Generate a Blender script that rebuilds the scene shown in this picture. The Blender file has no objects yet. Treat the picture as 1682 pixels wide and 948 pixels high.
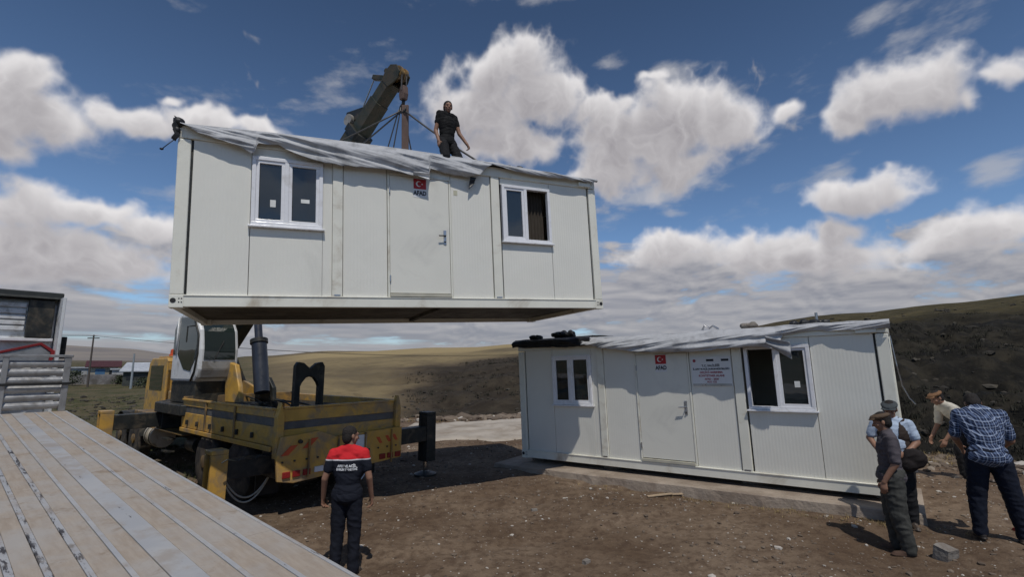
import bpy, bmesh, math, random
import numpy as np
from mathutils import Vector, Matrix, Euler, noise
from mathutils.bvhtree import BVHTree
R = math.radians
random.seed(7)
sc = bpy.context.scene
COL = sc.collection

# ---------------------------------------------------------------- camera
PITCH, ROLL, CAMH = R(8.94), R(-0.319), 2.45
cam = bpy.data.cameras.new('camera'); cam.sensor_width = 36; cam.lens = 802.77 / 1682 * 36
cam.clip_start = 0.05; cam.clip_end = 30000
camo = bpy.data.objects.new('camera', cam); COL.objects.link(camo)
_rt = Vector((1, 0, 0)); _up = Vector((0, -math.sin(PITCH), math.cos(PITCH))); _fw = Vector((0, math.cos(PITCH), math.sin(PITCH)))
_c, _s = math.cos(ROLL), math.sin(ROLL)
cr = _rt * _c + _up * _s; cu = -_rt * _s + _up * _c; cb = -_fw
camo.matrix_world = Matrix(((cr.x, cu.x, cb.x, 0), (cr.y, cu.y, cb.y, 0), (cr.z, cu.z, cb.z, CAMH), (0, 0, 0, 1)))
sc.camera = camo

# ---------------------------------------------------------------- light
SUN_TRAVEL = Vector((-0.13, 0.535, -1.0)).normalized()
SUN_EL = math.asin(-SUN_TRAVEL.z)
SUN_ROT = math.atan2(-SUN_TRAVEL.x, -SUN_TRAVEL.y)
sl = bpy.data.lights.new('sun', 'SUN'); sl.energy = 5.0; sl.angle = R(0.55); sl.color = (1.0, 0.955, 0.88)
so = bpy.data.objects.new('sun', sl); COL.objects.link(so)
so.rotation_euler = SUN_TRAVEL.to_track_quat('-Z', 'Y').to_euler(); so.location = (0, 0, 60)
SKY_STRENGTH = 0.115
sc.view_settings.view_transform = 'Standard'; sc.view_settings.look = 'None'
sc.view_settings.exposure = -0.95; sc.view_settings.gamma = 1.0; sc.view_settings.use_curve_mapping = False

# ---------------------------------------------------------------- node helper
class NT:
    def __init__(s, tree): s.t = tree; s.n = tree.nodes; s.l = tree.links
    def new(s, kind, **kw):
        n = s.n.new(kind)
        for k, v in kw.items(): setattr(n, k, v)
        return n
    def put(s, sock, v):
        if v is None: return
        if isinstance(v, bpy.types.NodeSocket): s.l.new(v, sock)
        else:
            if isinstance(v, (tuple, list)) and sock.type == 'RGBA' and len(v) == 3: v = (*v, 1)
            sock.default_value = v
    def math(s, op, a, b=None, c=None, clamp=False):
        n = s.new('ShaderNodeMath', operation=op, use_clamp=clamp)
        s.put(n.inputs[0], a); s.put(n.inputs[1], b); s.put(n.inputs[2], c)
        return n.outputs[0]
    def vmath(s, op, a, b=None, out=0):
        n = s.new('ShaderNodeVectorMath', operation=op)
        s.put(n.inputs[0], a); s.put(n.inputs[1], b)
        return n.outputs['Value'] if out == 'v' else n.outputs[0]
    def mix(s, f, a, b, blend='MIX'):
        n = s.new('ShaderNodeMix', data_type='RGBA', blend_type=blend)
        s.put(n.inputs[0], f); s.put(n.inputs[6], a); s.put(n.inputs[7], b)
        return n.outputs[2]
    def noise(s, vec, scale, detail=4, rough=0.55, dist=0.0, out='Fac', dims='3D'):
        n = s.new('ShaderNodeTexNoise', noise_dimensions=dims)
        s.put(n.inputs['Vector'], vec); n.inputs['Scale'].default_value = scale; n.inputs['Detail'].default_value = detail
        n.inputs['Roughness'].default_value = rough; n.inputs['Distortion'].default_value = dist
        return n.outputs[out]
    def rng(s, v, a, b, c=0.0, d=1.0, smooth=True):
        n = s.new('ShaderNodeMapRange'); n.interpolation_type = 'SMOOTHSTEP' if smooth else 'LINEAR'
        s.put(n.inputs[0], v)
        for i, x in zip((1, 2, 3, 4), (a, b, c, d)): n.inputs[i].default_value = x
        return n.outputs[0]
    def xyz(s, v):
        n = s.new('ShaderNodeSeparateXYZ'); s.put(n.inputs[0], v); return n.outputs
    def comb(s, x, y, z):
        n = s.new('ShaderNodeCombineXYZ'); s.put(n.inputs[0], x); s.put(n.inputs[1], y); s.put(n.inputs[2], z); return n.outputs[0]

# ---------------------------------------------------------------- sky with clouds
world = bpy.data.worlds.new('World'); sc.world = world; world.use_nodes = True
wt = NT(world.node_tree); wt.n.clear()
CLOUDS = [  # azimuth, elevation, half width, half height (radians), hardness
 (0.015,0.590,0.092,0.050),(-0.060,0.505,0.080,0.060),(0.055,0.523,0.085,0.045),(-0.006,0.445,0.075,0.040),(-0.03,0.56,0.07,0.05),
 (0.347,0.475,0.060,0.052),(0.284,0.428,0.135,0.060),(0.425,0.430,0.062,0.045),(0.207,0.396,0.072,0.039),(0.329,0.378,0.095,0.036),(0.17,0.375,0.06,0.03),
 (0.205,0.490,0.070,0.022),(0.327,0.54,0.042,0.015),
 (0.686,0.412,0.065,0.043),(0.641,0.397,0.048,0.030),(0.742,0.413,0.055,0.042),(0.774,0.385,0.031,0.024),(0.825,0.405,0.040,0.026),(0.865,0.403,0.041,0.03),
 (-0.825,0.412,0.050,0.036),(-0.80,0.365,0.080,0.038),(-0.835,0.321,0.05,0.028),(-0.683,0.396,0.07,0.030),(-0.597,0.414,0.070,0.030),(-0.52,0.420,0.051,0.020),(-0.636,0.445,0.032,0.018),
 (-0.812,0.228,0.080,0.030),(-0.729,0.240,0.085,0.028),(-0.743,0.169,0.132,0.042),(-0.650,0.225,0.055,0.026),(-0.90,0.2,0.1,0.06),
 (0.541,0.427,0.030,0.020),(0.635,0.280,0.080,0.022),

 (0.340,0.222,0.120,0.028),(0.598,0.232,0.05,0.026),(0.482,0.21,0.083,0.030),(0.75,0.195,0.10,0.034),(0.575,0.185,0.114,0.036),
 (2.7,0.32,0.16,0.05),(2.25,0.25,0.12,0.05),(-2.4,0.16,0.2,0.05),

]

# cloud cover computed on an equirectangular grid (azimuth, elevation) and used as a HDRI layer over the sky texture
def _hsh(ix, iy, s):
    h = (ix.astype(np.int64) * 374761393 + iy.astype(np.int64) * 668265263 + s * 974634777) & 0xffffffff
    h = ((h ^ (h >> 13)) * 1274126177) & 0xffffffff
    return ((h ^ (h >> 16)) & 0xffff).astype(np.float32) / 65535.0
def _vn(x, y, s=0):
    ix, iy = np.floor(x), np.floor(y); fx, fy = x - ix, y - iy
    fx, fy = fx * fx * fx * (fx * (fx * 6 - 15) + 10), fy * fy * fy * (fy * (fy * 6 - 15) + 10)
    a, b, c, d = _hsh(ix, iy, s), _hsh(ix + 1, iy, s), _hsh(ix, iy + 1, s), _hsh(ix + 1, iy + 1, s)
    return (a + (b - a) * fx) * (1 - fy) + (c + (d - c) * fx) * fy - 0.5
def _fb(x, y, f, o, s, g=0.5, billow=False):
    t = 0; a = 1.0
    for k in range(o):
        ca, sa = math.cos(k * 1.1), math.sin(k * 1.1)
        n = _vn((x * ca - y * sa) * f + 17.3 * k, (x * sa + y * ca) * f - 9.1 * k, s + k)
        t = t + a * ((np.abs(n) * 2 - 0.42) if billow else n); f *= 2.07; a *= g
    return t
def _ss(a, b, x):
    t = np.clip((x - a) / (b - a), 0, 1); return t * t * (3 - 2 * t)
WISPS = [(-0.746,0.492,0.05,0.022,.55),(0.085,0.69,0.07,0.015,.5),(0.686,0.548,0.05,0.018,.35),(0.632,0.53,0.035,0.015,.2),(0.216,0.58,0.045,0.02,.75),(0.284,0.325,0.045,0.014,.7),(0.329,0.29,0.03,0.010,.6),(0.327,0.54,0.05,0.03,.55),(0.8,0.278,0.03,0.025,.6),(0.541,0.427,0.045,0.035,.4),(0.486,0.392,0.03,0.03,.5),(0.611,0.321,0.03,0.015,.5),(0.72,0.5,0.02,0.02,.2),(-0.83,0.5,0.05,0.02,.3),(0.457,0.481,0.03,0.015,.4)]
def cloud_layer(azv, elv, step):
    AZ, EL = np.meshgrid(azv.astype(np.float32), elv.astype(np.float32))
    wx = _fb(AZ, EL, 9, 4, 101) * 0.045; wy = _fb(AZ, EL, 9, 4, 151) * 0.028
    wx2 = _fb(AZ, EL, 30, 3, 111) * 0.012; wy2 = _fb(AZ, EL, 30, 3, 161) * 0.010
    X, Y = AZ + wx + wx2, EL + wy + wy2
    acc = np.full_like(X, -3.0)
    for c in CLOUDS:
        a, e, rx, ry = c[:4]
        small = rx < 0.046
        b = (0.62 if small else 1.0) - np.sqrt(((X - a) / (rx * 1.12)) ** 2 + ((Y - e) / (ry * 1.12)) ** 2)
        h = np.clip(0.5 + (acc - b) / 0.36, 0, 1); acc = b + (acc - b) * h + 0.18 * h * (1 - h)
    acc = np.maximum(acc, -1.5)
    inn = 1 - 0.75 * _ss(0.15, 0.6, acc)
    F = acc * 1.15 + 0.04 + (_fb(AZ, EL, 11, 3, 7) * 0.55 - _fb(AZ, EL, 17, 5, 21, 0.52, True) * 0.40) * inn + _fb(AZ, EL, 60, 3, 33) * 0.05
    rho = _ss(-0.15, 0.9, F)
    alpha = _ss(-0.22, 0.62, F + _fb(AZ, EL, 30, 3, 77, 0.5) * 0.14) ** 1.15
    # light from above: optical depth accumulated upwards
    tau = np.zeros_like(rho); n = max(1, int(round(0.0052 / step)))
    for j in range(1, 15):
        sh = np.zeros_like(rho); sh[:-n * j, :] = rho[n * j:, :] if n * j < rho.shape[0] else 0
        tau += sh * 0.105
    bil = _fb(X, Y, 22, 4, 61, 0.55, True)
    lit = np.exp(-tau * 1.25) * 0.92 + 0.10 - bil * 0.20 * rho
    lit = lit + 0.25 * (1 - _ss(0, .6, F)) * 0.5
    lit = np.clip(lit, 0, 1)[..., None]
    col = np.array([0.36, 0.34, 0.37], np.float32) * (1 - lit) + np.array([1.0, 0.975, 0.985], np.float32) * lit
    # stratocumulus deck near the horizon, seen edge on
    Pz = np.maximum(EL, 0.0) + 0.035; U = np.sin(AZ) / Pz * 0.35 + AZ * 1.5; V = 1.0 / Pz * 0.22 + EL * 7
    V = np.log(Pz + 0.03) * 3.0 + AZ * 0.25
    U = AZ * 4.2 + 0.5 * _fb(AZ, EL, 5, 3, 401)
    dk = _fb(U, V, 1.5, 7, 201, 0.55) - 0.35 * _fb(U, V, 3.0, 4, 231, 0.55, True); dk2 = _fb(U + 0.02, V + 0.16, 1.5, 7, 201, 0.55) - 0.35 * _fb(U + 0.02, V + 0.16, 3.0, 4, 231, 0.55, True)
    cover = np.interp(EL, [0, 0.04, 0.12, 0.19, 0.25], [0.75, 0.70, 0.60, 0.22, -0.70]) + 0.10 * np.sin(AZ * 3 + 0.3)
    da = _ss(-0.12, 0.42, dk + cover)
    dl = np.clip(0.36 + (dk - dk2) * 0.95 + np.interp(EL, [0, 0.06, 0.2], [-0.16, -0.02, 0.22]), 0, 1)[..., None]
    dcol = np.array([0.32, 0.325, 0.375], np.float32) * (1 - dl) + np.array([0.60, 0.575, 0.58], np.float32) * dl
    # wisps
    st = _fb(AZ * 3 + EL * 4, EL * 9 - AZ * 2.2, 1.3, 7, 301, 0.6)
    for (wa, we, wx_, wy_, wk) in WISPS: st = st + wk * np.exp(-((AZ - wa) / wx_) ** 2 - ((EL - we) / wy_) ** 2)
    sa = _ss(0.24, 1.0, st) * 0.62 * _ss(0.08, 0.2, EL)
    out = np.zeros(AZ.shape + (4,), np.float32)
    def over(c, a):
        a = a[..., None] if a.ndim == 2 else a
        out[..., :3] = out[..., :3] * (1 - a) + c * a; out[..., 3:] = out[..., 3:] * (1 - a) + a
    over(np.array([0.62, 0.62, 0.65], np.float32), sa); over(dcol, da * 0.94); over(col, alpha); over(np.array([0.40, 0.41, 0.46], np.float32), 0.55 * (1 - _ss(0.0, 0.10, EL)))
    return out
IW, IH = 4096, 2048
px_ = (np.zeros((IH, IW, 4), np.float32)); SC = math.pi / IH
u_all = (np.arange(IW) + 0.5) / IW * 2 * math.pi - math.pi           # angle whose tangent is x over y at the image centre
v0 = IH // 2 - 24; v1 = IH // 2 + int(1.2 / SC)
elv = (np.arange(v0, v1) + 0.5) * SC - math.pi / 2
lo = cloud_layer(u_all[::4], elv[::4], SC * 4); lo = np.repeat(np.repeat(lo, 4, 0), 4, 1)[:len(elv)]
px_[v0:v1] = lo
i0, i1 = IW // 2 - int(1.0 / SC), IW // 2 + int(1.0 / SC)
px_[v0:v1, i0:i1] = cloud_layer(u_all[i0:i1], elv, SC)
CLOUD_GAIN = 1.50
px_[..., :3] *= CLOUD_GAIN
back = _ss(1.15, 1.7, np.abs(u_all))[None, :, None] * 0.6; px_ *= (1 - back)
img = bpy.data.images.new('cloud_cover', IW, IH, alpha=True, float_buffer=True); img.colorspace_settings.name = 'Linear Rec.709'; img.alpha_mode = 'CHANNEL_PACKED'
img.pixels.foreach_set(px_.ravel()); img.update(); img.pack() if False else None
tc = wt.new('ShaderNodeTexCoord')
# equirectangular lookup: azimuth 0 (world +Y) at the centre of the map
D = wt.vmath('NORMALIZE', tc.outputs['Generated']); dx, dy, dz = wt.xyz(D)
uu = wt.math('ADD', wt.math('MULTIPLY', wt.math('ARCTAN2', dx, dy), 0.5 / math.pi), 0.5)
vv = wt.math('ADD', wt.math('MULTIPLY', wt.math('ARCSINE', dz), 1 / math.pi), 0.5)
env = wt.new('ShaderNodeTexImage'); env.image = img; env.interpolation = 'Linear'; wt.l.new(wt.comb(uu, vv, 0.0), env.inputs[0])
sky = wt.new('ShaderNodeTexSky', sky_type='NISHITA', sun_disc=False)
sky.sun_elevation = SUN_EL; sky.sun_rotation = SUN_ROT; sky.altitude = 1500; sky.air_density = 1.0; sky.dust_density = 0.35; sky.ozone_density = 2.0
base = wt.vmath('SCALE', sky.outputs[0]); base.node.inputs[3].default_value = SKY_STRENGTH
base = wt.mix(1.0, base, (0.88, 1.0, 1.10), 'MULTIPLY')
gain = wt.new('ShaderNodeMapRange'); wt.l.new(dz, gain.inputs[0]); [setattr(gain.inputs[i], 'default_value', v) for i, v in ((1, 0.25), (2, 0.62), (3, 1.60), (4, 1.02))]
sb = wt.vmath('SCALE', base); wt.l.new(gain.outputs[0], sb.node.inputs[3]); base = sb
inv = wt.math('SUBTRACT', 1.0, env.outputs['Alpha'])
under = wt.vmath('SCALE', base); wt.l.new(inv, under.node.inputs[3])
total = wt.vmath('ADD', under, env.outputs['Color'])
bg = wt.new('ShaderNodeBackground'); wt.l.new(total, bg.inputs[0]); bg.inputs[1].default_value = 1.0
wo = wt.new('ShaderNodeOutputWorld'); wt.l.new(bg.outputs[0], wo.inputs[0])

# ---------------------------------------------------------------- materials
def principled(name):
    m = bpy.data.materials.new(name); m.use_nodes = True
    t = NT(m.node_tree); b = t.n['Principled BSDF']; return m, t, b
def mat(name, col, rough=0.6, metal=0.0, var=0.12, vs=3.0, dirt=None, ds=1.5, da=0.5, bump=0.0, bs=40.0, coords='Object', spec=0.4, rv=0.1):
    m, t, b = principled(name)
    co = t.new('ShaderNodeTexCoord').outputs[coords]
    n = t.noise(co, vs, 5, 0.6)
    c = t.mix(t.rng(n, 0.3, 0.7), tuple(x * (1 - var) for x in col), tuple(min(1, x * (1 + var)) for x in col))
    if dirt:
        d = t.noise(co, ds, 7, 0.65, 0.6)
        c = t.mix(t.rng(d, 1 - da - 0.12, 1 - da + 0.15), c, dirt)
    t.l.new(c, b.inputs['Base Color'])
    t.put(b.inputs['Roughness'], t.rng(t.noise(co, vs * 3, 3), 0.3, 0.7, max(0.02, rough - rv), min(1, rough + rv)))
    b.inputs['Metallic'].default_value = metal; b.inputs['Specular IOR Level'].default_value = spec
    if bump:
        bn = t.new('ShaderNodeBump'); bn.inputs['Strength'].default_value = bump; bn.inputs['Distance'].default_value = 0.02
        t.l.new(t.noise(co, bs, 4), bn.inputs['Height']); t.l.new(bn.outputs[0], b.inputs['Normal'])
    return m

# ---------------------------------------------------------------- mesh builder
class MB:
    def __init__(s): s.v = []; s.f = []
    def add(s, vs, fs):
        o = len(s.v); s.v += [tuple(x) for x in vs]; s.f += [tuple(i + o for i in f) for f in fs]; return s
    def box(s, x0, x1, y0, y1, z0, z1):
        vs = [(x, y, z) for x in (x0, x1) for y in (y0, y1) for z in (z0, z1)]
        return s.add(vs, [(0, 1, 3, 2), (4, 6, 7, 5), (0, 4, 5, 1), (2, 3, 7, 6), (0, 2, 6, 4), (1, 5, 7, 3)])
    def obox(s, p0, p1, w, h, up=(0, 0, 1)):
        """bar of section w (sideways) x h (up) from p0 to p1"""
        p0, p1 = Vector(p0), Vector(p1); d = (p1 - p0).normalized(); sd = d.cross(Vector(up)).normalized(); u = sd.cross(d)
        vs = []
        for p in (p0, p1):
            for a, b in ((-1, -1), (1, -1), (1, 1), (-1, 1)): vs.append(p + sd * a * w / 2 + u * b * h / 2)
        return s.add(vs, [(3, 2, 1, 0), (4, 5, 6, 7), (0, 1, 5, 4), (1, 2, 6, 5), (2, 3, 7, 6), (3, 0, 4, 7)])
    def cyl(s, p0, p1, r0, r1=None, n=14, caps=True):
        r1 = r0 if r1 is None else r1
        return s.tube([p0, p1], [r0, r1], n, caps)
    def tube(s, pts, r, n=8, caps=True):
        pts = [Vector(p) for p in pts]; rs = r if isinstance(r, (list, tuple)) else [r] * len(pts)
        o = []; prev = None
        for i, p in enumerate(pts):
            d = (pts[min(i + 1, len(pts) - 1)] - pts[max(i - 1, 0)]).normalized()
            if prev is None:
                a = Vector((0, 0, 1)) if abs(d.z) < 0.9 else Vector((1, 0, 0)); sd = d.cross(a).normalized()
            else: sd = (prev - d * prev.dot(d)).normalized()
            prev = sd; u = d.cross(sd)
            o += [p + (sd * math.cos(2 * math.pi * k / n) + u * math.sin(2 * math.pi * k / n)) * rs[i] for k in range(n)]
        fs = [(i * n + k, i * n + (k + 1) % n, (i + 1) * n + (k + 1) % n, (i + 1) * n + k) for i in range(len(pts) - 1) for k in range(n)]
        if caps: fs += [tuple(range(n - 1, -1, -1)), tuple((len(pts) - 1) * n + k for k in range(n))]
        return s.add(o, fs)
    def prism(s, poly, axis, a, b):
        """poly of 2D points extruded along axis ('x','y','z') from a to b"""
        n = len(poly)
        def P(p, t):
            return {'x': (t, p[0], p[1]), 'y': (p[0], t, p[1]), 'z': (p[0], p[1], t)}[axis]
        vs = [P(p, a) for p in poly] + [P(p, b) for p in poly]
        return s.add(vs, [tuple(range(n - 1, -1, -1)), tuple(range(n, 2 * n))] + [(i, (i + 1) % n, (i + 1) % n + n, i + n) for i in range(n)])
    def grid(s, nu, nv, fn):
        vs = [fn(i / nu, j / nv) for i in range(nu + 1) for j in range(nv + 1)]
        return s.add(vs, [(i * (nv + 1) + j, (i + 1) * (nv + 1) + j, (i + 1) * (nv + 1) + j + 1, i * (nv + 1) + j + 1) for i in range(nu) for j in range(nv)])
    def lathe(s, prof, n=24, c=(0, 0, 0), axis='z'):
        vs = []
        for (r, h) in prof:
            for k in range(n):
                a = 2 * math.pi * k / n; x, y = r * math.cos(a), r * math.sin(a)
                vs.append({'z': (c[0] + x, c[1] + y, c[2] + h), 'y': (c[0] + x, c[1] + h, c[2] + y), 'x': (c[0] + h, c[1] + x, c[2] + y)}[axis])
        m = len(prof)
        fs = [(i * n + k, i * n + (k + 1) % n, (i + 1) * n + (k + 1) % n, (i + 1) * n + k) for i in range(m - 1) for k in range(n)]
        fs += [tuple(range(n - 1, -1, -1)), tuple((m - 1) * n + k for k in range(n))]
        return s.add(vs, fs)
    def rock(s, c, r, seed=0, flat=0.6, n=1):
        bm = bmesh.new(); bmesh.ops.create_icosphere(bm, subdivisions=n, radius=1)
        rz = Matrix.Rotation(seed * 1.7, 3, 'Z'); sx = 1 + 0.35 * math.sin(seed * 3.1); sy = 1 + 0.3 * math.cos(seed * 2.3)
        vs = []
        for v in bm.verts:
            q = v.co * (1 + 0.45 * noise.noise(v.co * 1.3 + Vector((seed * 5.3, 1, 2)))); q = Vector((q.x * sx, q.y * sy, q.z * flat))
            vs.append(rz @ q * r + Vector(c))
        fs = [tuple(v.index for v in f.verts) for f in bm.faces]; bm.free()
        return s.add(vs, fs)
    def build(s, name, m, parent=None, smooth=False, bevel=0.0, matrix=None):
        me = bpy.data.meshes.new(name); me.from_pydata(s.v, [], s.f); me.update()
        bm = bmesh.new(); bm.from_mesh(me); bmesh.ops.recalc_face_normals(bm, faces=bm.faces); bm.to_mesh(me); bm.free()
        if smooth is True:
            for p in me.polygons: p.use_smooth = True
        elif smooth:
            me.shade_smooth() if False else None
            for p in me.polygons: p.use_smooth = True
            me.set_sharp_from_angle(angle=R(smooth))
        ms = m if isinstance(m, (list, tuple)) else [m]
        for q in ms: me.materials.append(q)
        o = bpy.data.objects.new(name, me); COL.objects.link(o)
        if parent: o.parent = parent
        if matrix is not None: o.matrix_world = matrix
        if bevel:
            b = o.modifiers.new('bevel', 'BEVEL'); b.width = bevel; b.segments = 2; b.limit_method = 'ANGLE'; b.angle_limit = R(40)
        return o
def tag(o, label=None, cat=None, group=None, kind=None):
    if label: o['label'] = label
    if cat: o['category'] = cat
    if group: o['group'] = group
    if kind: o['kind'] = kind
    return o
def empty(name, label, cat, M=None, group=None, loc=None, rz=0):
    o = bpy.data.objects.new(name, None); COL.objects.link(o); o.empty_display_size = 0.2
    o.matrix_world = M if M is not None else Matrix.Translation(loc) @ Matrix.Rotation(rz, 4, 'Z')
    return tag(o, label, cat, group)
def copy_tree(o, parent=None):
    c = o.copy(); COL.objects.link(c); c.parent = parent
    if parent: c.matrix_parent_inverse = o.matrix_parent_inverse.copy()
    for ch in [x for x in bpy.data.objects if x.parent == o]: copy_tree(ch, c)
    return c
def smoothstep(a, b, x):
    t = np.clip((x - a) / (b - a), 0, 1); return t * t * (3 - 2 * t)
def text_mesh(body, size, bold=0.0, align='CENTER', depth=0.002):
    cu = bpy.data.curves.new('t', 'FONT'); cu.body = body; cu.size = size; cu.align_x = align; cu.align_y = 'CENTER'; cu.extrude = depth; cu.offset = bold; cu.resolution_u = 3
    o = bpy.data.objects.new('t', cu); COL.objects.link(o); bpy.context.view_layer.update()
    me = bpy.data.meshes.new_from_object(o.evaluated_get(bpy.context.evaluated_depsgraph_get()))
    vs = [tuple(v.co) for v in me.vertices]; fs = [tuple(p.vertices) for p in me.polygons]
    bpy.data.objects.remove(o); bpy.data.curves.remove(cu); bpy.data.meshes.remove(me)
    return vs, fs
# ================================================================ TERRAIN
def _hash(ix, iy, s):
    h = (ix.astype(np.int64) * 374761393 + iy.astype(np.int64) * 668265263 + s * 974634777) & 0xffffffff
    h = ((h ^ (h >> 13)) * 1274126177) & 0xffffffff
    return ((h ^ (h >> 16)) & 0xffff) / 65535.0
def vnoise(x, y, s=0):
    ix, iy = np.floor(x), np.floor(y); fx, fy = x - ix, y - iy
    fx, fy = fx * fx * fx * (fx * (fx * 6 - 15) + 10), fy * fy * fy * (fy * (fy * 6 - 15) + 10)
    a, b, c, d = _hash(ix, iy, s), _hash(ix + 1, iy, s), _hash(ix, iy + 1, s), _hash(ix + 1, iy + 1, s)
    return (a + (b - a) * fx) * (1 - fy) + (c + (d - c) * fx) * fy - 0.5
def fbm(x, y, f, o=5, s=0, g=0.5):
    t = 0; a = 1.0
    for k in range(o):
        t = t + a * vnoise(x * f + 17.3 * k, y * f - 9.1 * k, s + k); f *= 2.03; a *= g
    return t
CP = np.array([(-2,6.2,0),(-2,3,0),(2,4,0),(0.5,7,0.0),(-5,9,0),(-8,12,0),(-4,14,.06),(.4,11.3,.15),(-1,13,.12),(-2,11,.12),(3,8.6,.17),(5.0,7.3,.24),(4.68,6.4,.12),(5.84,6.36,.38),(5.4,7.1,.24),(7.56,8.72,.5),
 (7.5,8.3,.48),(8,5,.5),(10,9.5,.5),(9,11,.42),(3,14,.35),(-14,18,-.05),(-12,10,0),(0,-8,0),(10,-5,.3),(-10,-5,0),(-5,20,.1),(3,20,.2),(12,3,.55),(-20,14,0)], float)
PRO = {  # azimuth deg : [(r, z)...]
 -180: [(10,0),(60,0),(400,4),(3000,10)], -75: [(10,0),(60,0),(300,4),(1500,40),(2500,60)],
 -47: [(10,0),(40,-.1),(75,0),(300,4),(900,14),(1700,62),(2400,72)],
 -39: [(10,0),(40,-.1),(75,0),(300,3),(900,12),(1700,52),(2400,66)],
 -33: [(10,0),(40,0),(75,0),(240,3.5),(900,9),(1700,32),(2400,36)],
 -28: [(10,0),(28,0),(60,-.2),(120,2.3),(205,6.3),(400,5),(1700,22)],
 -20: [(10,0),(24,.05),(30,-1.0),(48,-2),(90,1.6),(195,8.1),(400,6),(1700,10)],
 -8:  [(10,.1),(24,.1),(30,-1.2),(48,-2),(85,1.6),(165,8.4),(300,7),(1700,4)],
 2:   [(10,.2),(24,.2),(30,-1.0),(44,-1.6),(80,2.4),(150,9.0),(300,7.5),(1700,4)],
 20:  [(10,.2),(20,.3),(26,-1),(36,-1.2),(60,4),(115,9.3),(200,8.6),(1700,4)],
 34:  [(10,.4),(16,.5),(20,-1.0),(26,-.9),(45,3.8),(88,9.8),(150,8.8),(1700,4)],
 42:  [(10,.48),(14.6,.48),(17.5,-1.2),(24,-.9),(38,2.0),(80,9.7),(140,8.6),(1700,4)],
 50:  [(10,.5),(16,.5),(19,-1.2),(27,-.6),(40,2.0),(80,10.3),(140,9.4),(1700,4)],
 80:  [(10,.5),(18,.5),(22,-1.0),(30,-.2),(50,5),(90,14),(160,13),(1700,4)],
 180: [(10,0),(60,0),(400,4),(3000,10)]}
_az = np.array(sorted(PRO))
def ground_h(x, y, detail=True):
    x = np.asarray(x, float); y = np.asarray(y, float)
    r = np.hypot(x, y) + 1e-6; az = np.degrees(np.arctan2(x, y))
    num = np.zeros_like(r); den = np.zeros_like(r)
    for cx, cy, cz in CP:
        w = 1 / ((x - cx) ** 2 + (y - cy) ** 2 + 0.5) ** 1.6; num += w * cz; den += w
    near = num / den
    H = np.stack([np.interp(np.log(r), np.log([p[0] for p in PRO[a]]), [p[1] for p in PRO[a]]) for a in _az])
    i = np.clip(np.searchsorted(_az, az, side='right') - 1, 0, len(_az) - 2)
    t = np.clip((az - _az[i]) / (_az[i + 1] - _az[i]), 0, 1); t = t * t * (3 - 2 * t)
    far = np.take_along_axis(H, i[None], 0)[0] * (1 - t) + np.take_along_axis(H, i[None] + 1, 0)[0] * t
    e = 1 - smoothstep(22, 32, az)      # 1 on the left and middle, 0 on the right
    w = smoothstep(11.5 + 8 * e, 14.5 + 8 * e, r)
    h = near * (1 - w) + far * w
    if detail:
        right = smoothstep(20, 34, az) * (1 - smoothstep(90, 140, az))
        mid = smoothstep(-27, -16, az) * (1 - smoothstep(22, 34, az))
        h = h + fbm(x, y, 0.35, 3, 3) * 0.07 * (1 - smoothstep(40, 200, r) * 0.2)
        h = h + fbm(x, y, 2.2, 5, 11) * 0.035 * (1 - smoothstep(20, 60, r))
        rk = smoothstep(15.0, 24, r) * (1 - smoothstep(45, 72, r)) * right
        rg = 1 - np.abs(fbm(x, y, 0.16, 5, 31, 0.55)) * 2
        h = h + rk * ((rg - 0.7) * 1.1 + fbm(x, y, 0.8, 4, 41) * 0.5)
        mk = smoothstep(26, 40, r) * (1 - smoothstep(60, 105, r)) * mid
        h = h + mk * (fbm(x, y, 0.10, 5, 51, 0.55) * 1.8)
        lf = smoothstep(12, 22, r) * (1 - smoothstep(50, 60, r)) * (1 - smoothstep(-30, -22, az))
        h = h + lf * fbm(x, y, 0.6, 4, 61) * 0.22
        fm = smoothstep(700, 1500, r)
        h = h + fm * fbm(x, y, 0.0016, 4, 71) * 14
    return h
def _rut(x, y):
    c1 = 8.1 + 0.35 * np.sin(x * .45) + 0.16 * x; d = 0
    for o in (-.85, .85, 1.5): d = d + np.exp(-((y - c1 - o) / .13) ** 2) - 0.5 * np.exp(-((y - c1 - o - .24) / .09) ** 2)
    return -0.035 * d * smoothstep(-5, -2, x) * (1 - smoothstep(2.2, 4.5, x))
_gh0 = ground_h
def ground_h(x, y, detail=True): return _gh0(x, y, detail) + _rut(np.asarray(x, float), np.asarray(y, float))
def gh(x, y): return float(ground_h(np.array([x]), np.array([y]))[0])
azs = np.concatenate([np.arange(-180, -62, 4), np.arange(-62, 62, 0.2), np.arange(62, 180.1, 4)])
azs[-1] = 180
rs = np.concatenate([[0.0], np.geomspace(0.3, 9000, 560)])
A, RR = np.meshgrid(np.radians(azs), rs, indexing='ij')
X, Y = RR * np.sin(A), RR * np.cos(A); Z = ground_h(X, Y)
na, nr = X.shape
vs = np.stack([X, Y, Z], -1).reshape(-1, 3)
idx = np.arange(na * nr).reshape(na, nr)
q = np.stack([idx[:-1, :-1], idx[:-1, 1:], idx[1:, 1:], idx[1:, :-1]], -1).reshape(-1, 4)[:, ::-1]
me = bpy.data.meshes.new('ground'); me.vertices.add(len(vs)); me.vertices.foreach_set('co', vs.ravel())
me.loops.add(q.size); me.loops.foreach_set('vertex_index', q.ravel()); me.polygons.add(len(q))
me.polygons.foreach_set('loop_start', np.arange(0, q.size, 4)); me.polygons.foreach_set('loop_total', np.full(len(q), 4)); me.update(); me.validate()
for p in me.polygons: p.use_smooth = True
if me.polygons[len(q) // 2].normal.z < 0: me.flip_normals()
azd = np.degrees(A); 
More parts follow.
